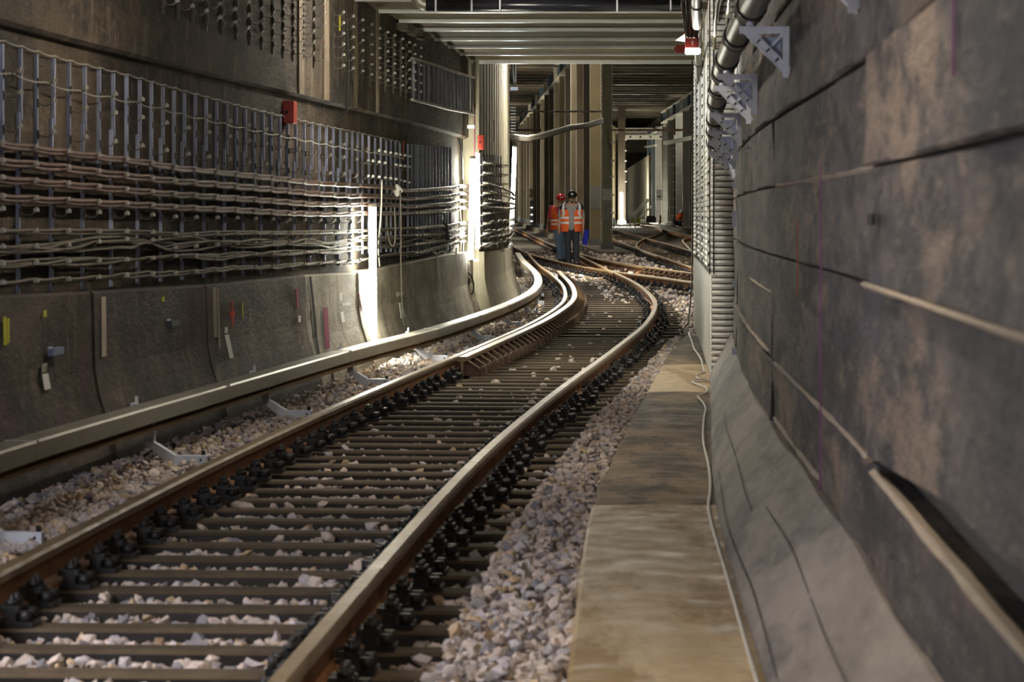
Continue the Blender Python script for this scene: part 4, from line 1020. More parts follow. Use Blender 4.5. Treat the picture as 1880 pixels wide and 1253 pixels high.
for k, Y in enumerate(brY):
    th = heading(XRU, Y); e = empty('pipe_bracket', rp(Y, 0, bz(Y) - .2), -th, 'galvanised triangular pipe bracket on the right wall, %s from the camera' % BL[k], 'bracket', 'pipe brackets on the right wall')
    T = .19; Wd = .215; w_ = .05
    MB().box((-Wd / 2, 0, T + .012), (Wd, w_, .006)).box((-Wd / 2, -w_ / 2, T - .002), (Wd, .005, .03)).obj('top_arm', M_GALV, e)
    MB().box((-.004, 0, T / 2), (.006, w_, T + .03)).box((-.015, -w_ / 2, T / 2), (.028, .005, T + .03)).obj('wall_leg', M_GALV, e)
    m = MB(); hx = Vector((Wd - .016, 0, -T - .01)).normalized(); nn = Vector((hx.z, 0, -hx.x)) * -1
    A_, B_ = Vector((-Wd + .012, 0, T)), Vector((-.006, 0, -.01))
    m.bar(A_, B_, w_, .006, 0, (hx.z * -1, 0, hx.x))
    off_ = Vector((0, -w_ / 2, 0)); wd_ = .034
    pp = [A_ + off_, B_ + off_, B_ + off_ - nn * wd_, A_ + off_ - nn * wd_]
    if (pp[3] - pp[0]).z < 0 and (pp[3] - pp[0]).x < 0: pp = [A_ + off_, B_ + off_, B_ + off_ + nn * wd_, A_ + off_ + nn * wd_]
    m.hexa(pp + [q + Vector((0, .005, 0)) for q in pp]); m.obj('brace', M_GALV, e)
    m = MB(); q0, q1, q2 = (-Wd + .07, T - .03), (-.034, T - .03), (-.034, .055)
    m.add([(q[0], yy, q[1]) for yy in (.004, .009) for q in (q0, q1, q2)], [(0, 1, 2), (5, 4, 3), (0, 3, 4, 1), (1, 4, 5, 2), (2, 5, 3, 0)]); m.obj('gusset_plate', M_GALV_D, e)
    m = MB(); ctr = Vector(((q0[0] + q2[0]) / 2 + .02, 0, (q0[1] + q2[1]) / 2 + .02))
    m.bar(A_ * .5 + B_ * .5, Vector((-.02, 0, T - .01)), w_ * .5, .012); m.obj('stiffening_rib', M_GALV, e)
    m = MB()
    for q in (.3, .5, .7):
        c_ = A_ + (B_ - A_) * q + (pp[3] - pp[0]) * .5 + off_ - Vector((0, .002, 0)); m.bar(c_ - (pp[3] - pp[0]) * .32, c_ + (pp[3] - pp[0]) * .32, .003, .007, 0, (hx.x, 0, hx.z))
    m.obj('slots', M_DARK, e)
    MB().cyl((-.165, 0, T + .01), (-.165, 0, T + .07), .012, 8).cyl((-.165, 0, T + .015), (-.165, 0, T + .03), .02, 6).obj('saddle_bolt', M_GALV, e)
# a thinner pipe higher up and a bead chain beside it
p2 = empty('conduit', rp(22, -.24, 2.8), 0, 'slim grey conduit above the bracketed pipe near the ceiling', 'pipe'); p2i = Matrix.Translation(-Vector(p2.location))
o = MB().tube([rp(Y, -.30, 2.86) for Y in steps(15, 40, 1)], .036, 12).obj('pipe_run', M_PIPE, p2); o.matrix_parent_inverse = p2i
for Y in (20, 22.4, 25, 27.6, 31, 35):
    o = MB().tube([rp(Y - .04, -.30, 2.86), rp(Y + .04, -.30, 2.86)], .043, 12).obj('collar', M_CABLE_K, p2); o.matrix_parent_inverse = p2i
wire([rp(Y, -.16, 2.80 + .02 * math.sin(Y * 3)) for Y in steps(14, 32, .5)], .014, M_COL_Y, 'ochre cable running beside the slim conduit')
wire([rp(Y, -.06, 2.98 + .02 * math.sin(Y * 2)) for Y in steps(14, 38, .5)], .012, M_CABLE_W, 'pale cable along the top of the right wall')
wire([rp(Y, -.10, 2.62 + .015 * math.sin(Y * 2.4)) for Y in steps(20, 38, .5)], .012, M_CABLE_K, 'black cable between the pipe and the slim conduit')
# pale sealing foam and green paint behind the lamp
for k, (x, y, w_, h_) in enumerate(((1297, 60, .05, .30), (1299, 118, .05, .26), (1293, 42, .05, .12), (1302, 165, .04, .2))):
    Y = 31 + k; p = px3(x, y, Y); m = MB(); rr = random.Random(k)
    pr = [(.0, -h_)] + [(w_ * rr.uniform(.5, 1), -h_ + 2 * h_ * j / 7) for j in range(1, 7)] + [(0, h_)]
    m.lathe(pr, 8, p); m.obj('foam_patch', mat('pale_sealing_foam', (.62, .58, .42), (.70, .66, .5), .9, scale=20, bump=(40, .8, .02)), wr)
for x, y, Y in ((1299, 82, 30.4), (1299, 97, 30.6), (1296, 88, 30.5)):
    p = px3(x, y, Y); MB().box(p, (.03, .02, .09), 0, 0, Matrix.Rotation(.4, 3, 'Y')).obj('paint_mark', M_GREENP, wr)

# ------------------------------------------------------------------ black ceiling pipe across the tunnel
bp = empty('ceiling_pipe', (0, 28.6, 3.3), 0, 'glossy black pipe slung across under the ceiling with a metal elbow', 'pipe'); bpi = Matrix.Translation(-Vector(bp.location))
Yp = 28.4
zp = HC - (9 - HY) * Yp / F
A = Vector(px3(782, 9, Yp)); B = Vector(px3(1285, 10, Yp))
def bchild(m, name, ms): o = m.obj(name, ms, bp); o.matrix_parent_inverse = bpi; return o
bchild(MB().tube([A, B], .055, 16), 'pipe_run', M_PIPE_K)
bchild(MB().tube([A + Vector((0, .02, .075)), B + Vector((0, .02, .075))], .03, 12), 'upper_pipe', M_PIPE_K)
el = [A + Vector((.02, 0, 0)), A + Vector((-.02, 0, .002)), A + Vector((-.06, 0, .02)), A + Vector((-.085, 0, .06)), A + Vector((-.09, 0, .12))]
bchild(MB().tube(el, .052, 14), 'elbow', M_PIPE)
for x in (800, 866, 918, 1133, 1231):
    p = Vector(px3(x, 9, Yp)); bchild(MB().tube([p - Vector((.008, 0, 0)), p + Vector((.008, 0, 0))], .059, 14), 'clamp', M_GALV)
    bchild(MB().cyl(p + Vector((0, 0, .05)), (p.x, p.y, ZC + .02), .006, 6), 'hanger_rod', M_GALV)

# ------------------------------------------------------------------ hanging cables, lamp and red box at the right of the ceiling
Yl = 25.0
rr = random.Random(2)
hb = empty('hanging_cables', px3(1272, -15, Yl), 0, 'bunch of dusty cables dropping from the ceiling to the maroon lamp', 'cables'); hbi = Matrix.Translation(-Vector(hb.location))
for k in range(9):
    x0 = 1251 + k * 4.2; x1 = 1260 + k * 2.6
    pts = [px3(x0, -20, Yl + rr.uniform(-.03, .03)), px3(x0 + 1.5, 15, Yl), px3((x0 + x1) / 2 + 1, 45, Yl + rr.uniform(-.03, .03)), px3(x1, 74, Yl)]
    o = MB().tube(pts, .008, 6).obj('cable', M_CABLE_K if k % 3 else M_CABLE_R, hb); o.matrix_parent_inverse = hbi
lm = empty('bulkhead_lamp', px3(1271, 98, Yl), 0, 'glowing white lamp under a maroon box at the upper right', 'lamp'); lmi = Matrix.Translation(-Vector(lm.location))
def lchild2(m, name, ms, bev=0): o = m.obj(name, ms, lm, bevel=bev); o.matrix_parent_inverse = lmi
lchild2(MB().box(px3(1270, 80, Yl), (.105, .10, .08)), 'housing', M_MAROON, .004)
lchild2(MB().box(px3(1271.5, 94, Yl), (.112, .09, .045)), 'diffuser', mat('lit_bulkhead', (1.0, .96, .84), emit=L_BULKHEAD), .012)
lchild2(MB().box(px3(1271, 79, Yl - .055), (.012, .012, .03)), 'screw', M_GALV)
rb = empty('warning_beacon', px3(1249, 90, Yl + .1), 0, 'small red box beside the glowing lamp', 'box'); rbi = Matrix.Translation(-Vector(rb.location))
for mm_, nm in ((MB().box(px3(1249, 90, Yl - .16), (.075, .08, .058)), 'case'), (MB().box(px3(1240, 90, Yl - .16), (.02, .03, .03)), 'plug')):
    o = mm_.obj(nm, M_RED, rb, bevel=.004); o.matrix_parent_inverse = rbi
q = [Vector(px3(x, y, Yl + .2)) for x, y in ((1241, 74), (1259, 61), (1259, 77))]
MB().add(q + [v + Vector((0, .02, 0)) for v in q], [(0, 1, 2), (5, 4, 3), (0, 3, 4, 1), (1, 4, 5, 2), (2, 5, 3, 0)]).obj('wedge_plate', M_TRAY, None, 'small cream triangular plate left of the maroon lamp box', 'plate')
q = [Vector(px3(x, y, 27.9)) for x, y in ((1294, -8), (1316, -8), (1316, 22), (1308, 18))]
MB().add(q + [v + Vector((0, .03, 0)) for v in q], [(0, 1, 2, 3), (7, 6, 5, 4), (0, 4, 5, 1), (1, 5, 6, 2), (2, 6, 7, 3), (3, 7, 4, 0)]).obj('red_sign', M_MAROON, None, 'dark red panel half cut off at the top beside the conduit', 'sign')

# ------------------------------------------------------------------ pale cable on the walkway along the wall foot
pts = [gp(x, y, .062) for x, y in ((1264, 612), (1270, 626), (1274, 640), (1281, 650), (1288, 662), (1291, 676), (1294, 684), (1288, 686), (1279, 691), (1284, 696), (1300, 697), (1296, 701), (1271, 701), (1283, 707), (1297, 713), (1297, 722), (1284, 727), (1282, 730), (1291, 740), (1296, 752), (1293, 768), (1291, 795), (1293, 820), (1300, 850), (1304, 880), (1304, 905), (1301, 930), (1306, 960), (1320, 1010), (1335, 1060), (1352, 1120), (1372, 1190), (1392, 1260), (1420, 1350))]
P = [Vector((p[0], p[1], .064)) for p in pts]; sm = []
for i in range(len(P) - 1):
    p0, p1, p2_, p3 = P[max(i - 1, 0)], P[i], P[i + 1], P[min(i + 2, len(P) - 1)]
    for t in np.linspace(0, 1, 5)[:-1]: sm.append(.5 * ((2 * p1) + (p2_ - p0) * t + (2 * p0 - 5 * p1 + 4 * p2_ - p3) * t * t + (3 * p1 - p0 - 3 * p2_ + p3) * t ** 3))
wire(sm, .0085, M_CABLE_W, 'pale cable lying loose along the walkway beside the wall')
# ================================================================== HALL BEYOND THE LINTEL
ZH = 7.8
hc = empty('ceiling_hall', kind='structure', label='high sooty ceiling of the column hall')
MB().box((3.5, 152, ZH + .2), (26, 222, .4)).obj('slab', M_CEIL_D, hc)
k = 0
for Y in np.arange(118, 262, 3.1):
    MB().box((3.5, Y, ZH - .07), (20, .5 if k % 3 else .9, .2)).obj('ceiling_beam', M_CEIL_D if k % 4 else M_COL, hc); k += 1
# end wall and side wall of the hall
wb = empty('wall_back', kind='structure', label='dark concrete end wall of the hall')
MB().box((4, 262, 4), (30, .4, 9)).obj('wall_face', M_DARKPLASTER, wb)
MB().box((3.4, 252, 7.0), (20, .5, 1.6)).obj('downstand', M_DARKPLASTER, wb)
ws = empty('wall_hall_side', kind='structure', label='far side wall of the hall behind the grey columns')
MB().box((12.6, 150, 4), (.4, 226, 9)).obj('wall_face', M_DARKPLASTER, ws)
# hidden part of the tunnel between lining and hall
wj = empty('wall_hall_corner', kind='structure', label='plain wall turning from the tunnel into the hall')
MB().hexa([(2.8, 42, -.1), (12.5, 44, -.1), (12.5, 44.4, -.1), (2.8, 42.4, -.1), (2.8, 42, 8), (12.5, 44, 8), (12.5, 44.4, 8), (2.8, 42.4, 8)]).obj('wall_face', M_DARKPLASTER, wj)
MB().box((.5, 41.45, 5.75), (8, .3, 4.5)).obj('lintel_wall', M_DARKPLASTER, wj)

# ------------------------------------------------------------------ steel columns
def column(P, wd, dp, h, mt, label, group, edge=M_EDGE, rz=0.0, base=True, rivets=False, name='steel_column', bands=()):
    e = empty(name, P, rz, label, 'column', group)
    t = .022
    MB().box((0, 0, h / 2), (t, dp, h)).obj('web', mt, e)
    for s in (-1, 1):
        m = MB(); m.box((0, s * dp / 2, h / 2), (wd, t, h)); m.obj('flange', mt, e)
    for s in (-1, 1): MB().box((s * wd / 2, -dp / 2 - .003, h / 2), (.02, t + .012, h)).obj('flange_edge', edge, e)
    if base:
        MB().box((0, 0, .12), (wd * 1.25, dp * 1.2, .24)).obj('foot_block', M_BLUEG, e)
        for s in (-1, 1): MB().box((s * wd * .3, -dp / 2 - .05, .2), (wd * .35, .03, .22)).obj('foot_plate', M_BLUEG, e)
    for (z0, z1, bm) in bands: MB().box((0, -dp / 2 - .012, (z0 + z1) / 2), (wd, .014, z1 - z0)).obj('paint_band', bm, e)
    if rivets:
        z = .5
        m = MB()
        while z < h - .3: m.box((wd / 2 - .012, -dp / 2 - .016, z), (.03, .012, .05)); z += .14
        m.obj('rivet_row', edge, e)
    return e
M_BLUEG = mat('grey_column_foot', (.15, .165, .17), (.21, .22, .22), .7, scale=4)
XK = lambda Y: 2.88 - .0197 * (Y - 97)
def k_on(x):
    lo, hi = 60., 260.
    for _ in range(60):
        m_ = (lo + hi) / 2
        if CX + F * XK(m_) / m_ > x: lo = m_
        else: hi = m_
    return lo
colx = [1093, 1082, 1069, 1058, 1047, 1036, 1026, 1016, 1007.5, 1000, 992.5, 985.5, 979, 973, 967.5, 962.5, 958, 954, 951, 948.5, 946.5]
Y0 = 97.2
column((XK(Y0), Y0, zg(Y0)), .30, .34, 7.2 - zg(Y0), M_COL_O, 'wide olive steel column nearest the camera, right of the workers', 'columns of the hall row', rivets=False, bands=((1.55, 1.9, mat('pale_column_plate', (.5, .5, .47), None, .6)), (.95, 1.55, M_COL_G)))
ordn = ('second', 'third', 'fourth', 'fifth', 'sixth', 'seventh', 'eighth', 'ninth', 'tenth', 'eleventh', 'twelfth', 'thirteenth', 'fourteenth', 'fifteenth', 'sixteenth', 'seventeenth', 'eighteenth', 'nineteenth', 'twentieth', 'twenty-first', 'twenty-second')
for i, x in enumerate(colx):
    Y = k_on(x)
    column((XK(Y), Y, zg(Y)), .42 if i else .36, .42, 7.12 - zg(Y), M_COL_Y if i in (0, 5) else (M_COL, M_COL_K, M_COL)[i % 3], 'riveted brown steel column behind the workers, %s of its row from the camera' % ordn[i], 'columns of the hall row', rivets=i < 9,
           bands=((1.25, 2.0, M_COL_G),) if i == 0 else ())
# markers on the nearest column
e = empty('marker_tags', (XK(Y0) + .15, Y0 - .2, zg(Y0)), 0, 'small white tags down the right edge of the nearest column', 'tags')
for y in (232, 262, 295, 325, 358, 391, 422):
    MB().box((.0, -.02, HC - (y - HY) * Y0 / F - zg(Y0)), (.11, .02, .05)).obj('tag', M_WHITE, e)
# concrete plinth under the row
mb = MB(); mb.sweep([((XK(Y), Y, zg(Y) - .02), (1, 0, 0), (0, 0, 1)) for Y in steps(91.5, 200, 8)], [(-.55, -.1), (.55, -.1), (.5, .1), (-.5, .1)])
mb.obj('column_plinth', M_DARKPLASTER, None, 'low concrete plinth under the row of brown columns', 'plinth')
# girder on the row
def girder(P0, P1, h, label, mt=M_BLUE):
    P0, P1 = Vector(P0), Vector(P1); e = empty('girder', P0, 0, label, 'girder'); inv = Matrix.Translation(-P0)
    for m, n_, mm in ((MB().bar(P0, P1, .05, h), 'web', mt), (MB().bar(P0 + Vector((0, 0, h / 2)), P1 + Vector((0, 0, h / 2)), .36, .035), 'top_flange', M_EDGE), (MB().bar(P0 - Vector((0, 0, h / 2)), P1 - Vector((0, 0, h / 2)), .36, .035), 'bottom_flange', M_EDGE)):
        o = m.obj(n_, mm, e); o.matrix_parent_inverse = inv
    N = int((P1 - P0).length / 7)
    for i in range(N + 1):
        p = P0 + (P1 - P0) * (i / max(N, 1)); o = MB().box(p - Vector((.09, 0, 0)), (.16, .03, h)).obj('stiffener', mt if i % 2 else M_EDGE, e); o.matrix_parent_inverse = inv
girder((XK(94) - .1, 94, 7.42), (XK(205) - .1, 205, 7.42), .62, 'blue-grey steel girder carried by the row of brown columns')
# right-hand row of grey columns
XR = lambda Y: 8.78
rowx = [1190, 1198.5, 1205.5, 1217.5, 1228, 1243, 1256, 1268.5]
for i, x in enumerate(rowx):
    Y = 8.78 * F / (x - CX)
    column((8.78 + .1, Y, zg(Y) + .1), .34, .3, 6.62 - zg(Y), M_BLUE if i < 2 else M_COL_G, '%s steel column at the right of the hall, %s from the ladder side' % ('dark blue' if i < 2 else 'grey', ('first', 'second', 'third', 'fourth', 'fifth', 'sixth', 'seventh', 'eighth')[i]), 'grey columns at the right', base=False)
girder((8.75, 150, 6.95), (8.75, 186, 6.95), .6, 'dark steel girder over the grey columns at the right', M_BLUE)
mb = MB(); mb.sweep([((8.8, Y, zg(Y) - .02), (1, 0, 0), (0, 0, 1)) for Y in steps(146, 215, 8)], [(-.9, -.1), (1.2, -.1), (1.2, .16), (-.85, .16)])
mb.obj('column_plinth', M_DARKPLASTER, None, 'low concrete plinth under the grey columns at the right', 'plinth')
# dark column with its pale neighbour
column((6.45, 189, zg(189)), .42, .4, 7.7 - zg(189), M_COL_K, 'dark column behind the far tube lamp', 'columns by the far lamp', edge=M_COL_K)
column((5.95, 191.5, zg(191)), .40, .4, 6.6 - zg(191), M_COL_Y, 'yellow ochre column left of the far tube lamp', 'columns by the far lamp', edge=M_COL_Y)
e = empty('marker_tags', (6.68, 188.6, zg(189)), 0, 'small white tags up the dark column by the far lamp', 'tags')
for y in (257, 277, 296, 315, 334): MB().box((0, 0, HC - (y - HY) * 188.6 / F - zg(189)), (.13, .03, .06)).obj('tag', M_WHITE, e)
tube_lamp(px3(1141.5, 413, 186), px3(1141, 353, 186), 'far tube lamp standing against the ochre column', L_FAR_TUBE, WARM, M_WHITE, .07)
tube_lamp((7.06, 206, zg(206) + .5), (7.06, 206, zg(206) + 2.6), 'assumed tube lamp hidden behind the dark column', L_FAR_TUBE * .6, WARM, M_WHITE, .05)  # assumed lamp, itself unseen, added to light the pale stair wall
# lit concrete wall with a stair beside it
def gz(Y): return zg(Y)
wq = empty('wall_stair', kind='structure', label='pale concrete wall lit by the far tube lamp')
a, b = (px3(1149, 0, 248)[0], 248), (px3(1191, 0, 205)[0], 205)
MB().hexa([(a[0], a[1], 0.5), (b[0], b[1], .5), (b[0] + .3, b[1] + .3, .5), (a[0] + .3, a[1] + .3, .5), (a[0], a[1], HC + (393 - 312) * 248 / F), (b[0], b[1], HC + (393 - 285) * 205 / F), (b[0] + .3, b[1] + .3, HC + (393 - 285) * 205 / F), (a[0] + .3, a[1] + .3, HC + (393 - 312) * 248 / F)]).obj('wall_face', M_WALL_PALE, wq)
st = empty('stair', (8.0, 204, zg(204)), 0, 'stair with a pale stringer climbing to the right in the far hall', 'stair'); sti = Matrix.Translation(-Vector(st.location))
S0, S1 = Vector(px3(1155, 404, 203)), Vector(px3(1191, 366, 203))
for m, n_, mm in ((MB().bar(S0, S1, .12, .22), 'stringer', M_TRAY), (MB().bar(S0 + Vector((.25, .2, -.35)), S1 + Vector((.25, .2, -.35)), .08, .10), 'lower_rail', M_TRAY)):
    o = m.obj(n_, mm, st); o.matrix_parent_inverse = sti
for i in range(9):
    p = S0 + (S1 - S0) * (i + .5) / 9; o = MB().bar((p.x + .1, p.y + .1, zg(203)), (p.x + .1, p.y + .1, p.z - .1), .05, .05).obj('baluster', M_COL_G, st); o.matrix_parent_inverse = sti
# pale soffit lit above it
MB().box((7.6, 222, 6.9), (3.2, 26, .2), 0).obj('soffit', M_TRAY, hc)
# ladder
ld = empty('ladder', (8.55, 172, zg(172)), 0, 'pale steel ladder between the grey columns', 'ladder'); ldi = Matrix.Translation(-Vector(ld.location))
Yl_ = 171.5
for x in (1229, 1243):
    o = MB().bar(px3(x, 268, Yl_), px3(x, 408, Yl_), .05, .05).obj('side_rail', M_EDGE, ld); o.matrix_parent_inverse = ldi
for i in range(9):
    y = 272 + i * 15.5; o = MB().bar(px3(1229, y, Yl_), px3(1243, y, Yl_), .04, .04).obj('rung', M_EDGE, ld); o.matrix_parent_inverse = ldi
# cross beams and trays
def tray(p0, p1, w_, h_, mt, label, name='cross_beam', cat='beam'):
    P0 = Vector(p0); e = empty(name, p0, 0, label, cat); inv = Matrix.Translation(-P0)
    o = MB().bar(p0, p1, w_, h_).obj('beam_web', mt, e); o.matrix_parent_inverse = inv
    P1 = Vector(p1); N = max(3, int((P1 - P0).length / .5)); m = MB()
    for i in range(N): p = P0 + (P1 - P0) * (i + .5) / N; m.box((p.x, p.y - w_ / 2 - .01, p.z), (.12, .02, h_ * .3))
    o = m.obj('punched_holes', M_DARK, e); o.matrix_parent_inverse = inv
tray(px3(1124, 239, Y0), px3(1290, 239, Y0), .1, .07, mat('rusty_pink_beam', (.32, .20, .15), (.40, .27, .20), .7, scale=3), 'rusty perforated cross beam right of the nearest column')
tray(px3(1148, 252, 188), px3(1240, 252, 188), .2, .26, M_TRAY, 'cream cross beam running from the dark column to the right')
tray(px3(1222, 263, 176), px3(1284, 251, 152), .25, .2, M_TRAY, 'cream cable tray slanting along the grey columns', 'cable_tray', 'cable tray')
tray(px3(1185, 270, 196), px3(1204, 267, 190), .12, .10, M_TRAY, 'short cream bracket arm beside the blue columns')
tray(px3(1190, 250, 198), px3(1221, 230, 186), .12, .12, M_TRAY, 'cream strut slanting up behind the cream cross beam')
tray(px3(944, 205, 98), px3(1104, 205, 98), .06, .05, M_COL_G, 'thin grey tie bar crossing in front of the brown columns')
tray(px3(942, 239, 150), px3(994, 239, 150), .1, .10, mat('rusty_pink_beam', (.32, .20, .15)), 'rusty cross beam far behind the left tube lamp')
# cables slung from the pier to the columns
hp = [(937, 250), (952, 252), (968, 253), (985, 250), (1003, 246), (1024, 240), (1045, 233), (1062, 231), (1078, 229), (1092, 225), (1106, 221)]
sl = empty('slung_cables', px3(937, 250, 62), 0, 'thick grey cables slung from the pier across to the brown columns', 'cables'); sli = Matrix.Translation(-Vector(sl.location))
for k in range(4):
    rr = random.Random(k + 20)
    pts = [px3(x, y + k * 1.6 + rr.uniform(-.8, .8) - (2 if k == 0 else 0), 62 + 34 * i / 10.) for i, (x, y) in enumerate(hp)]
    o = MB().tube(pts, .035, 7).obj('cable', M_CABLE_G if k % 2 else M_HOOK, sl); o.matrix_parent_inverse = sli
# cable drop and tray at the top of the pier
e = empty('wall_tray', px3(943, 160, 58), 0, 'pale bracket and cables at the top of the pier by the tie bar', 'bracket'); ei = Matrix.Translation(-Vector(e.location))
o = MB().box(px3(944, 163, 57.5), (.14, .1, .06)).obj('arm', M_GALV, e); o.matrix_parent_inverse = ei
for k in range(4):
    o = MB().tube([px3(939 + k * 2.5, 100, 57.6), px3(940 + k * 2.2, 130, 57.6), px3(943 + k * 1.4, 158, 57.6)], .012, 5).obj('cable', M_CABLE_W if k % 2 else M_CABLE_K, e); o.matrix_parent_inverse = ei
for k in range(9):
    q = px3(942.5, 198 + k * 5.5, 57.2); o = MB().box(q, (.09, .06, .014)).obj('hook', M_HOOK, e); o.matrix_parent_inverse = ei
# signal post, cabinets and small equipment
Ys_ = 168
sp = empty('signal_post', px3(976, 412, Ys_), 0, 'dark signal box with white lights under a yellow board', 'signal'); spi = Matrix.Translation(-Vector(sp.location))
for m, n_, mm in ((MB().box(px3(976, 388, Ys_), (.20, .2, 1.1)), 'head', M_CABLE_K), (MB().box(px3(976, 355, Ys_), (.22, .06, .45)), 'board', M_COL_Y), (MB().bar(px3(976, 370, Ys_ + .2), px3(976, 418, Ys_ + .2), .1, .1), 'mast', M_COL_G), (MB().box(px3(976, 419, Ys_), (.6, .5, .3)), 'footing', M_DARKPLASTER)):
    o = m.obj(n_, mm, sp); o.matrix_parent_inverse = spi
for y in (382, 395, 407):
    o = MB().lathe([(0, 0), (.05, 0), (.05, .04), (0, .04)], 8, Vector(px3(976, y, Ys_ - .14))).obj('lens', mat('lit_signal_lens', (1, 1, .95), emit=2.0), sp); o.matrix_parent_inverse = spi
cb = empty('control_cabinet', px3(1210, 348, 176), 0, 'pale grey control cabinet mounted between the grey columns', 'cabinet'); cbi = Matrix.Translation(-Vector(cb.location))
for m, n_, mm in ((MB().box(px3(1210, 357, 176), (.33, .2, .5)), 'case', M_WHITE), (MB().box(px3(1210, 361, 175.88), (.2, .03, .06)), 'vent', M_CABLE_K), (MB().box(px3(1210, 367, 175.9), (.28, .05, .06)), 'tray', M_TRAY)):
    o = m.obj(n_, mm, cb); o.matrix_parent_inverse = cbi
bx_ = empty('barrier', px3(1160, 412, 150), 0, 'low white barrier frame near the far tube lamp', 'barrier'); bxi = Matrix.Translation(-Vector(bx_.location))
for a_, b_ in (((1157, 400), (1157, 418)), ((1166, 400), (1166, 418)), ((1150, 400), (1168, 400)), ((1127, 400), (1127, 418))):
    o = MB().bar(px3(a_[0], a_[1], 150), px3(b_[0], b_[1], 150), .06, .06).obj('rail_bar', M_WHITE, bx_); o.matrix_parent_inverse = bxi
for k, (x, y, w_, h_, mm, lab) in enumerate(((1167, 406, .5, .22, mat('yellow_crate', (.45, .42, .05), (.55, .5, .08), .6, scale=4), 'low yellow crate behind the white barrier'), (1195, 404, .5, .3, M_CABLE_K, 'dark jumble of tools at the foot of the blue columns'), (1212, 404, .12, .4, M_COL_Y, 'small ochre marker stake by the grey columns'))):
    Y = 165; p = px3(x, y, Y); m = MB(); m.box(p, (w_, .4, h_)); m.box((p[0], p[1] - .05, p[2] + h_ / 2 + .03), (w_ * .8, .3, .06)); m.box((p[0] - w_ * .2, p[1] - .22, p[2]), (w_ * .3, .05, h_ * .6)); m.obj(('crate', 'tool_pile', 'stake')[k], mm, None, lab, ('crate', 'tools', 'stake')[k])
# added hall lamps, kept out of sight, to brighten the hall
hl = [((.9, 47, 4.5), 1.8, ZH, 'over the bend behind the lintel'), ((4.2, 66, 5.6), 1.8, ZH, 'over the straight track'), ((.9, 66, 5.2), 1.8, ZH, 'in front of the workers'), ((1.0, 84, 6.6), 1.8, ZH, 'over the workers'), ((5.6, 100, 7.2), 2, ZH, 'over the third track'), ((.2, 117, 7.45), 2, ZH, 'over the far bend'), ((6.0, 118, 7.5), 2, ZH, 'over the turnout'), ((10.4, 168, 6.3), 2, ZH, 'over the grey columns'), ((11.3, 192, 5.4), 2, ZH, 'over the stair')]
hl += [((-1.5, Y, 3.6), 2, ZH, 'beside the left hall wall, %s' % q) for Y, q in ((112, 'nearest'), (134, 'second'), (156, 'third'), (180, 'fourth'), (206, 'fifth'), (238, 'farthest'))]
for k, (a, L_, ztop, lab) in enumerate(hl):
    b = (a[0], a[1] + L_, a[2])
    t, ti_ = tube_lamp(a, b, 'added hanging tube lamp of the hall %s' % lab, L_ADDED_HALL_TUBE * (2.0 if k == 0 else 5.0 if k == 2 else .45 if k in (7, 8) else 1.0), (1.0, .95, .82), M_WHITE, .045, 'added hall lamps')
    for q in (a, b):
        o = MB().cyl((q[0], q[1], q[2] + .03), (q[0], q[1], ztop + .02), .008, 5).obj('added_lamp_hanger', M_GALV, t); o.matrix_parent_inverse = ti_
wh = empty('wall_hall_left', kind='structure', label='plain left wall of the hall hidden behind the pier')
MB().box((-2.2, 180, 3.8), (.4, 164, 8.2)).obj('wall_face', M_DARKPLASTER, wh)

# ------------------------------------------------------------------ added lamps under the near ceiling (above the frame) to light the foreground
for k, (x, Y) in enumerate(((-.5, 26.3), (-.5, 17.0), (.25, 6.6))):
    t, ti_ = tube_lamp((x, Y, 3.28), (x, Y + 1.4, 3.28), 'added ceiling tube lamp above the track, %s from the camera' % ('third', 'second', 'first')[k], L_ADDED_CEIL_TUBE * (1, 1, .95)[k], ((1.0, .92, .78), (1.0, .90, .76), (1.0, .88, .70))[k], M_WHITE, .03, 'added near ceiling lamps')
    o = MB().box((x, Y + .7, 3.345), (.12, 1.45, .05)).obj('housing', M_WHITE, t); o.matrix_parent_inverse = ti_
# ================================================================== PEOPLE
M_SKIN = mat('skin', (.40, .23, .165), (.46, .27, .195), .55, scale=14)
M_ORANGE = mat('orange_hi_vis_cloth', (.80, .12, .025), (.88, .16, .035), .7, scale=9)
M_REFL = mat('silver_reflective_band', (.80, .82, .84), None, .4)
M_BLACKC = mat('black_cloth', (.018, .018, .024), (.03, .03, .037), .85, scale=12)
M_NAVY = mat('navy_trouser_cloth', (.020, .024, .038), (.034, .038, .054), .85, scale=12)
M_JEANS = mat('blue_jeans', (.10, .17, .28), (.17, .26, .39), .85, scale=14)
M_GREYSH = mat('grey_shirt', (.27, .27, .28), (.34, .34, .35), .85, scale=12)
M_PINKSH = mat('magenta_shirt', (.42, .035, .09), (.50, .05, .12), .85, scale=12)
M_HELM_K = mat('glossy_black_helmet', (.012, .014, .018), None, .18)
M_HELM_R = mat('glossy_red_helmet', (.55, .02, .035), None, .25)
M_HELM_W = mat('glossy_white_helmet', (.70, .75, .82), None, .3)
M_HAIR = mat('dark_hair', (.03, .022, .016), None, .7)
M_SHOE = mat('dark_boot', (.022, .02, .018), None, .6)
M_EYE = mat('dark_eye', (.01, .008, .007), None, .3)
M_FOLD = mat('blue_plastic_folder', (.025, .03, .42), None, .35)

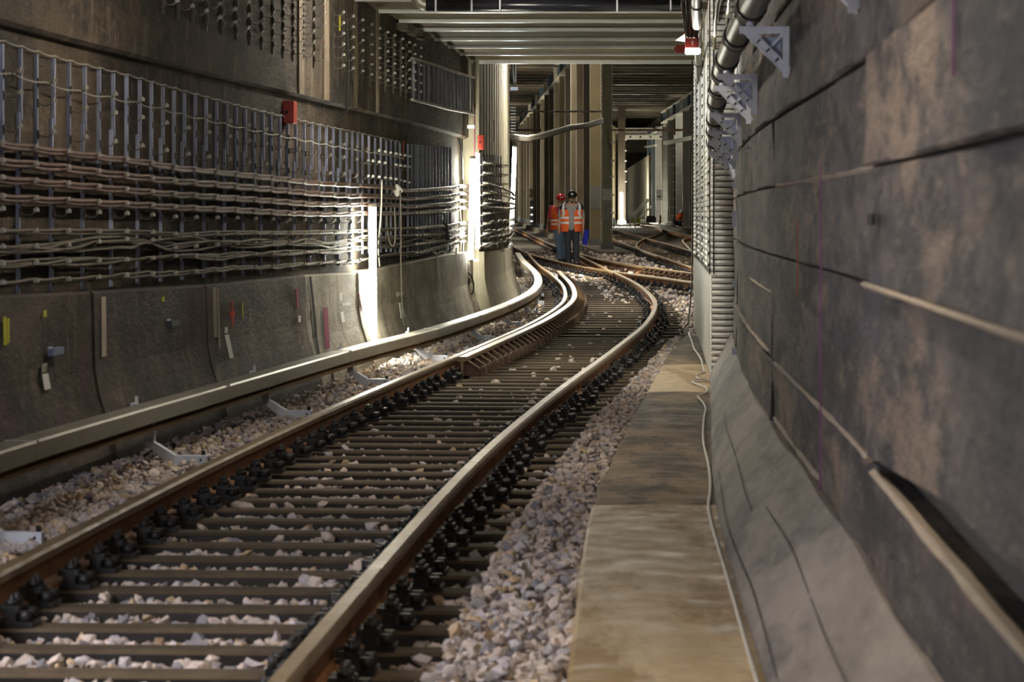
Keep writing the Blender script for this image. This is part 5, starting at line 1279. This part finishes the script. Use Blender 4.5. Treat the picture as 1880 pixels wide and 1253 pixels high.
def capsule(m, p0, p1, r0, r1, sx=1.0, sy=1.0, n=12):
    """tapered round-ended limb, cross-section squashed by (sx, sy)"""
    p0, p1 = Vector(p0), Vector(p1); t = (p1 - p0); L = t.length
    if L < 1e-5: t = Vector((0, 0, 1))
    t.normalize(); u = Vector((1, 0, 0)) if abs(t.x) < .9 else Vector((0, 1, 0))
    u = (u - t * u.dot(t)).normalized(); v = t.cross(u)
    rings = []
    for a in np.linspace(-math.pi / 2, 0, 5): rings.append((p0 + t * (r0 * math.sin(a)), r0 * math.cos(a)))
    for a in np.linspace(0, math.pi / 2, 5): rings.append((p1 + t * (r1 * math.sin(a)), r1 * math.cos(a)))
    vs = []
    for c, r in rings:
        for k in range(n):
            a = 2 * math.pi * k / n; vs.append(c + u * (max(r, .0008) * sx * math.cos(a)) + v * (max(r, .0008) * sy * math.sin(a)))
    fs = [(i * n + k, i * n + (k + 1) % n, (i + 1) * n + (k + 1) % n, (i + 1) * n + k) for i in range(len(rings) - 1) for k in range(n)]
    b = len(rings) - 1; fs += [tuple(range(n))[::-1], tuple(b * n + k for k in range(n))]
    m.add(vs, fs, 0, True)
def fuse(m, name, mt, voxel, smooth=3):
    """melt overlapping volumes into one continuous surface"""
    me = m.mesh(name + '_src', mt); o = bpy.data.objects.new(name, me); COL.objects.link(o)
    r = o.modifiers.new('remesh', 'REMESH'); r.mode = 'VOXEL'; r.voxel_size = voxel; r.use_smooth_shade = True
    s = o.modifiers.new('smooth', 'SMOOTH'); s.factor = .5; s.iterations = smooth
    dg = bpy.context.evaluated_depsgraph_get(); dg.update()
    ev = o.evaluated_get(dg); out = bpy.data.meshes.new_from_object(ev); out.name = name
    bpy.data.objects.remove(o); bpy.data.meshes.remove(me)
    if not out.materials: out.materials.append(mt)
    for p in out.polygons: p.use_smooth = True
    return out
def head_parts(m, h, tilt=.0, face=(0, -1)):
    """head with nose, ears, chin; h = centre of the skull, facing direction in plan"""
    h = Vector(h); f = Vector((face[0], face[1], -tilt)).normalized(); s = Vector((-f.y, f.x, 0)).normalized(); u = s.cross(f) * -1
    if u.z < 0: u = -u
    capsule(m, h + u * .03, h - u * .02, .093, .085, 1, 1)
    capsule(m, h - u * .05 + f * .025, h - u * .085 + f * .04, .06, .042)
    capsule(m, h - u * .0 + f * .085, h - u * .032 + f * .103, .012, .017)            # nose
    capsule(m, h - u * .064 + f * .082, h - u * .066 + f * .084, .017, .017)           # lips
    capsule(m, h + u * .014 + f * .082 + s * .03, h + u * .014 + f * .082 - s * .03, .016, .016)
    for k in (-1, 1): capsule(m, h + s * (k * .088) + u * .015, h + s * (k * .092) - u * .025, .014, .012)
    return f, s, u
def hand_parts(m, w, d, side, curl=.35, fwd=Vector((0, -1, 0))):
    """palm and five bent fingers hanging from wrist w in direction d"""
    w = Vector(w); d = Vector(d).normalized(); a = fwd - d * fwd.dot(d); a.normalize(); n_ = d.cross(a)
    capsule(m, w, w + d * .075, .026, .034, 1, .7)
    inn = n_ * (1 if n_.x * side < 0 else -1)
    for k, L in enumerate((.062, .072, .068, .052)):
        o = w + d * .078 + a * (.030 - .020 * k); e = o + (d + inn * curl * .5) * (L * .55); e2 = e + (d * .7 + inn * curl * 1.4) * (L * .5)
        capsule(m, o, e, .0095, .009); capsule(m, e, e2, .009, .008)
    o = w + d * .03 + a * .032; e = o + (d * .7 + a * .5) * .045; capsule(m, o, e, .012, .010); capsule(m, e, e + (d + inn * .4) * .028, .010, .009)
def helmet(root, h, f, s, u, mt, inv, logo=True):
    h = Vector(h); m = MB(); n = 20; rings = []
    for a in np.linspace(0, math.pi / 2, 8): rings.append((math.cos(a), math.sin(a)))
    vs = []
    for r, z in rings:
        for k in range(n):
            q = 2 * math.pi * k / n; vs.append(h + u * (.045 + z * .115) + f * (math.cos(q) * r * .142) + s * (math.sin(q) * r * .122))
    fs = [(i * n + k, i * n + (k + 1) % n, (i + 1) * n + (k + 1) % n, (i + 1) * n + k) for i in range(len(rings) - 1) for k in range(n)]
    m.add(vs, fs, 0, True)
    br = []
    for k in range(n):
        q = 2 * math.pi * k / n; ex = 1.06 + .28 * max(0, math.cos(q)) ** 3
        br.append(h + u * (.040 - .02 * max(0, math.cos(q))) + f * (math.cos(q) * .142 * ex) + s * (math.sin(q) * .126))
    inn = [h + u * .047 + f * (math.cos(2 * math.pi * k / n) * .138) + s * (math.sin(2 * math.pi * k / n) * .118) for k in range(n)]
    low = [p - u * .008 for p in br]
    m.add(br + inn + low, [(k, (k + 1) % n, n + (k + 1) % n, n + k) for k in range(n)] + [(2 * n + k, 2 * n + (k + 1) % n, (k + 1) % n, k) for k in range(n)] + [(n + k, n + (k + 1) % n, 2 * n + (k + 1) % n, 2 * n + k) for k in range(n)], 0, True)
    capsule(m, h + u * .155 - f * .09, h + u * .155 + f * .09, .012, .012)
    o = m.obj('helmet', mt, root); o.matrix_parent_inverse = inv
    if logo:
        mm = MB(); c = h + u * .092 + f * .128
        for k in range(3): 
            p = c + s * (.02 * (k - 1)); mm.box(p, (.014, .012, .022))
        q = mm.obj('helmet_emblem', M_REFL, root); q.matrix_parent_inverse = inv
def vest(root, inv, lv, gap, band, black_above, strips, open_back=False, c=(0, 0)):
    """lv: (z, a, b, cx, cy) levels bottom to top; gap: half opening angle per level"""
    n = 48; vs = []
    zz = [l[0] for l in lv]; Z = np.linspace(zz[0], zz[-1], 42)
    col = lambda j: np.interp(Z, zz, [l[j] for l in lv])
    A, B, X_, Y_ = col(1), col(2), col(3), col(4); G = np.interp(Z, [g[0] for g in gap], [g[1] for g in gap])
    for i in range(len(Z)):
        for k in range(n + 1):
            p = G[i] + (2 * math.pi - 2 * G[i]) * k / n; wav = 1 + .012 * math.sin(6 * p + 4 * Z[i])
            vs.append((X_[i] + A[i] * math.sin(p) * wav, Y_[i] - B[i] * math.cos(p) * wav, Z[i]))
    fs = []; ms = []
    for i in range(len(Z) - 1):
        zc = (Z[i] + Z[i + 1]) / 2
        for k in range(n):
            fs.append((i * (n + 1) + k, i * (n + 1) + k + 1, (i + 1) * (n + 1) + k + 1, (i + 1) * (n + 1) + k))
            xm = (vs[fs[-1][0]][0] + vs[fs[-1][1]][0]) / 2
            mi = 0
            if zc > black_above: mi = 2
            if any(a <= zc <= b for a, b in band): mi = 1
            if any(a <= xm <= b and z0 <= zc for a, b, z0 in strips): mi = 1
            ms.append(mi)
    m = MB(); m.add(vs, fs, ms, True); o = m.obj('vest', [M_ORANGE, M_REFL, M_BLACKC], root); o.matrix_parent_inverse = inv
    sd = o.modifiers.new('thick', 'SOLIDIFY'); sd.thickness = .012; sd.offset = 1
def person(P, label, rz, build, group=None):
    e = empty('person', P, rz, label, 'person', group); return e
def eyes(root, h, f, s, u):
    m = MB()
    for k in (-1, 1): m.lathe([(0, -.008), (.008, -.004), (.009, 0), (.008, .004), (0, .008)], 8, Vector(h) + u * .002 + f * .086 + s * (k * .032))
    m.obj('eyes', M_EYE, root)
    m = MB()
    for k in (-1, 1): capsule(m, Vector(h) + u * .026 + f * .09 + s * (k * .018), Vector(h) + u * .022 + f * .082 + s * (k * .05), .005, .004, n=6)
    m.obj('eyebrows', M_HAIR, root)
def walker(P, sc, label, top, trousers, shoe, helm, J, beard=None):
    """J: joints in metres, x to the image right, y away from the camera"""
    e = empty('person', P, 0, label, 'person'); e.scale = (sc, sc, sc); I = Matrix.Identity(4)
    m = MB(); h = J['head']
    f, s, u = head_parts(m, h, J.get('tilt', .25), J.get('face', (0, -1)))
    capsule(m, Vector(h) - u * .06, J['neck'], .058, .066)
    capsule(m, J['neck'], J['chest'], .07, .12, 1.45, .9); capsule(m, J['chest'], J['belly'], .125, .12, 1.3, .95); capsule(m, J['belly'], J['pelvis'], .12, .125, 1.25, .95)
    for k in ('l', 'r'):
        sh, el, wr_ = J['sh' + k], J['el' + k], J['wr' + k]
        capsule(m, (Vector(sh) * .6 + Vector(J['neck']) * .4), sh, .055, .06); capsule(m, sh, el, .056, .043); capsule(m, el, wr_, .043, .027)
        hand_parts(m, wr_, Vector(J['hd' + k]), -1 if k == 'l' else 1, .5)
        hp_, kn, an = J['hp' + k], J['kn' + k], J['an' + k]
        capsule(m, J['pelvis'], hp_, .10, .095); capsule(m, hp_, kn, .088, .058); capsule(m, kn, an, .056, .038)
        capsule(m, an, Vector(an) + Vector((0, -.11, -.035)), .038, .03)
    link('body', fuse(m, 'body', M_SKIN, .0075, 2), e)
    eyes(e, h, f, s, u)
    # shirt with short sleeves
    m = MB(); g = .012
    capsule(m, J['neck'] - Vector((0, 0, .04)), J['chest'], .075, .13 + g, 1.45, .92); capsule(m, J['chest'], J['belly'], .132 + g, .128 + g, 1.32, .97); capsule(m, J['belly'], J['pelvis'], .13 + g, .13 + g, 1.26, .97)
    for k in ('l', 'r'):
        sh, el = Vector(J['sh' + k]), Vector(J['el' + k]); capsule(m, sh * .55 + Vector(J['neck']) * .45 - Vector((0, 0, .03)), sh, .06, .07); capsule(m, sh, sh + (el - sh) * .75, .072, .066)
    link('shirt', fuse(m, 'shirt', top, .012, 3), e)
    m = MB()
    capsule(m, J['pelvis'] + Vector((0, 0, .05)), J['pelvis'], .128, .135, 1.3, 1.0)
    for k in ('l', 'r'):
        hp_, kn, an = Vector(J['hp' + k]), Vector(J['kn' + k]), Vector(J['an' + k])
        capsule(m, J['pelvis'], hp_, .115, .112); capsule(m, hp_, kn, .108, .082); capsule(m, kn, an + Vector((0, 0, .0)), .082, .074)
    link('trousers', fuse(m, 'trousers', trousers, .012, 3), e)
    for k in ('l', 'r'):
        m = MB(); an = Vector(J['an' + k]); an.z = max(an.z, .08); m2 = Vector((an.x, an.y - .13, .045))
        capsule(m, an + Vector((0, .02, .02)), an + Vector((0, .03, -.035)), .052, .05); capsule(m, (an.x, an.y + .02, .05), m2, .048, .042, 1.1, 1)
        m.box((an.x, an.y - .05, .012), (.095, .27, .024))
        link('boot', fuse(m, 'boot', shoe, .012, 2), e)
    helmet(e, h, f, s, u, helm, Matrix.Identity(4))
    if beard:
        m = MB(); hv = Vector(h); capsule(m, hv - u * .10 + f * .045, hv - u * .112 + f * .055, .038, .030); link('beard', fuse(m, 'beard', M_HAIR, .008, 1), e)
    m = MB(); hv = Vector(h); capsule(m, hv + u * .02 - f * .03, hv - u * .03 - f * .035, .088, .075); link('hair', fuse(m, 'hair', M_HAIR, .012, 1), e)
    return e, (f, s, u)
V = lambda *a: Vector(a)
# worker in the black helmet
px_, py_, pz_ = gp(1049, 487.5, 0)
J1 = dict(head=V(.015, -.05, 1.665), neck=V(0, -.01, 1.50), chest=V(0, 0, 1.33), belly=V(0, .0, 1.12), pelvis=V(0, 0, .97), tilt=.12,
          shl=V(-.215, .0, 1.44), ell=V(-.285, .03, 1.14), wrl=V(-.30, -.05, .88), hdl=(.0, -.15, -1),
          shr=V(.215, .0, 1.44), elr=V(.285, .06, 1.15), wrr=V(.285, .0, .91), hdr=(.05, -.2, -1),
          hpl=V(-.10, 0, .92), knl=V(-.085, -.03, .50), anl=V(-.07, .02, .09), hpr=V(.10, 0, .92), knr=V(.11, -.06, .51), anr=V(.12, -.10, .10))
e1, fr1 = walker((px_, py_, pz_ - .02), 1.005, 'worker in black helmet and open orange vest walking with a blue folder', M_GREYSH, M_NAVY, M_SHOE, M_HELM_K, J1, beard=True)
vest(e1, Matrix.Identity(4), [(.83, .245, .165, 0, .0), (.97, .25, .175, 0, 0), (1.15, .245, .17, 0, 0), (1.30, .262, .17, 0, 0), (1.42, .285, .15, 0, 0), (1.485, .25, .12, 0, 0), (1.535, .125, .095, 0, 0)], [(.83, .30), (1.1, .24), (1.3, .26), (1.45, .55), (1.52, 1.0)], [(1.02, 1.065), (1.135, 1.185)], 1.365, [(-.215, -.16, 1.15), (.16, .215, 1.15)])
m = MB(); m.box((.345, -.05, .70), (.12, .035, .36), 0, 0, Matrix.Rotation(.16, 3, 'Y') @ Matrix.Rotation(.5, 3, 'Z')); m.box((.352, -.075, .70), (.115, .006, .34), 0, 0, Matrix.Rotation(.16, 3, 'Y') @ Matrix.Rotation(.5, 3, 'Z'))
o = m.obj('folder', M_FOLD, None, 'blue plastic folder in the hand of the worker in the black helmet', 'folder'); o.location = e1.location
# worker in the red helmet, a few steps behind
px_, py_, pz_ = gp(1029, 480, 0)
J2 = dict(head=V(.02, -.03, 1.63), neck=V(0, .0, 1.47), chest=V(0, 0, 1.30), belly=V(0, .0, 1.09), pelvis=V(0.02, 0, .95), tilt=.2, face=(.25, -1),
          shl=V(-.205, .02, 1.41), ell=V(-.285, .06, 1.11), wrl=V(-.325, -.02, .86), hdl=(-.0, -.3, -1),
          shr=V(.205, .0, 1.41), elr=V(.27, .06, 1.12), wrr=V(.25, -.05, .89), hdr=(.0, -.2, -1),
          hpl=V(-.08, 0, .90), knl=V(-.03, -.05, .49), anl=V(.0, -.06, .09), hpr=V(.12, 0, .90), knr=V(.13, .04, .49), anr=V(.12, .12, .10))
e2, fr2 = walker((px_ - .02, py_, pz_ - .02), .985, 'worker in red helmet, magenta shirt and jeans half hidden behind the other', M_PINKSH, M_JEANS, M_SHOE, M_HELM_R, J2)
vest(e2, Matrix.Identity(4), [(.84, .225, .16, 0, .0), (.97, .225, .165, 0, 0), (1.13, .222, .16, 0, 0), (1.28, .225, .158, 0, 0), (1.39, .215, .14, 0, 0), (1.445, .17, .115, 0, 0), (1.49, .115, .09, 0, 0)], [(.84, .12), (1.2, .15), (1.38, .5), (1.49, 1.0)], [(.96, 1.01), (1.06, 1.11)], 9, [])
m = MB(); m.box((-.26, .02, .93), (.12, .14, .24), .2); m.tube([(-.30, .0, 1.05), (-.27, .0, 1.16), (-.22, .0, 1.05)], .012, 6)
o = m.obj('tool_bag', mat('brown_leather', (.12, .045, .03), (.17, .065, .04), .7, scale=10), None, 'brown bag at the side of the worker in the red helmet', 'bag'); o.location = e2.location; o.scale = e2.scale
# kneeling worker far at the right
Yk_ = 163.0; kx = (1246 - CX) * Yk_ / F; kz = zg(Yk_) + .14
e3 = empty('person', (kx, Yk_, kz), 0, 'crouching worker in white helmet and orange jacket far at the right', 'person'); e3.scale = (.98,) * 3
hd = V(.16, -.05, .74)
m = MB(); f, s, u = head_parts(m, hd, .45, (-.8, -.6)); capsule(m, hd - u * .06, V(.10, .0, .60), .058, .06)
capsule(m, V(.10, 0, .58), V(.02, .02, .40), .11, .125, 1.2, 1.1); capsule(m, V(.02, .02, .40), V(.04, .03, .22), .125, .13, 1.15, 1.1)
for k in (-1, 1):
    sh = V(.10, .17 * k, .55); el = V(-.10, .17 * k, .36); wr_ = V(-.22, .10 * k, .22)
    capsule(m, sh, el, .055, .042); capsule(m, el, wr_, .042, .027); hand_parts(m, wr_, V(-.6, 0, -.8), k, .5, V(-.8, 0, .6))
    hp_ = V(.05, .10 * k, .20); kn = V(-.24, .13 * k, .14 if k > 0 else .30); an = V(.10, .12 * k, .06) if k > 0 else V(-.22, .12 * k, .05)
    capsule(m, hp_, kn, .088, .06); capsule(m, kn, an, .056, .04); capsule(m, an, an + V(-.10, 0, -.02), .036, .03)
link('body', fuse(m, 'body', M_SKIN, .010, 2), e3); eyes(e3, hd, f, s, u)
m = MB(); capsule(m, V(.10, 0, .59), V(.02, .02, .40), .125, .145, 1.25, 1.1); capsule(m, V(.02, .02, .40), V(.04, .03, .24), .145, .15, 1.2, 1.1)
for k in (-1, 1): capsule(m, V(.10, .16 * k, .55), V(-.10, .17 * k, .36), .075, .062); capsule(m, V(-.10, .17 * k, .36), V(-.19, .12 * k, .25), .06, .048)
link('jacket', fuse(m, 'jacket', M_ORANGE, .014, 2), e3)
m = MB()
for k in (-1, 1):
    hp_ = V(.05, .10 * k, .20); kn = V(-.24, .13 * k, .14 if k > 0 else .30); an = V(.10, .12 * k, .07) if k > 0 else V(-.22, .12 * k, .08)
    capsule(m, hp_, kn, .11, .085); capsule(m, kn, an, .08, .065)
capsule(m, V(.04, -.08, .2), V(.04, .1, .2), .13, .13); link('trousers', fuse(m, 'trousers', M_BLACKC, .014, 2), e3)
for k, an in ((1, V(.12, .12, .05)), (-1, V(-.22, -.12, .05))):
    m = MB(); capsule(m, an, an + V(-.12 if k < 0 else .05, 0, -.01), .05, .045); m.box(tuple(an + V(-.03, 0, -.035)), (.22, .09, .024)); link('boot', fuse(m, 'boot', M_SHOE, .014, 1), e3)
helmet(e3, hd, f, s, u, M_HELM_W, Matrix.Identity(4), False)
m = MB(); m.tube([V(-.02, -.16, .30), V(.0, -.175, .42), V(.06, -.165, .56)], .018, 6); m.tube([V(-.13, -.15, .30), V(.02, -.19, .28), V(.16, -.16, .30)], .018, 6); m.obj('reflective_strip', M_REFL, e3)
m = MB(); q = (kx - .42, Yk_ - .1, kz - .02); m.lathe([(0, 0), (.20, .01), (.24, .08), (.20, .18), (.10, .25), (.05, .27), (0, .27)], 12, q, 0, 1.15, .8); m.obj('sack', M_TRAY, None, 'pale cloth sack beside the crouching worker', 'sack')
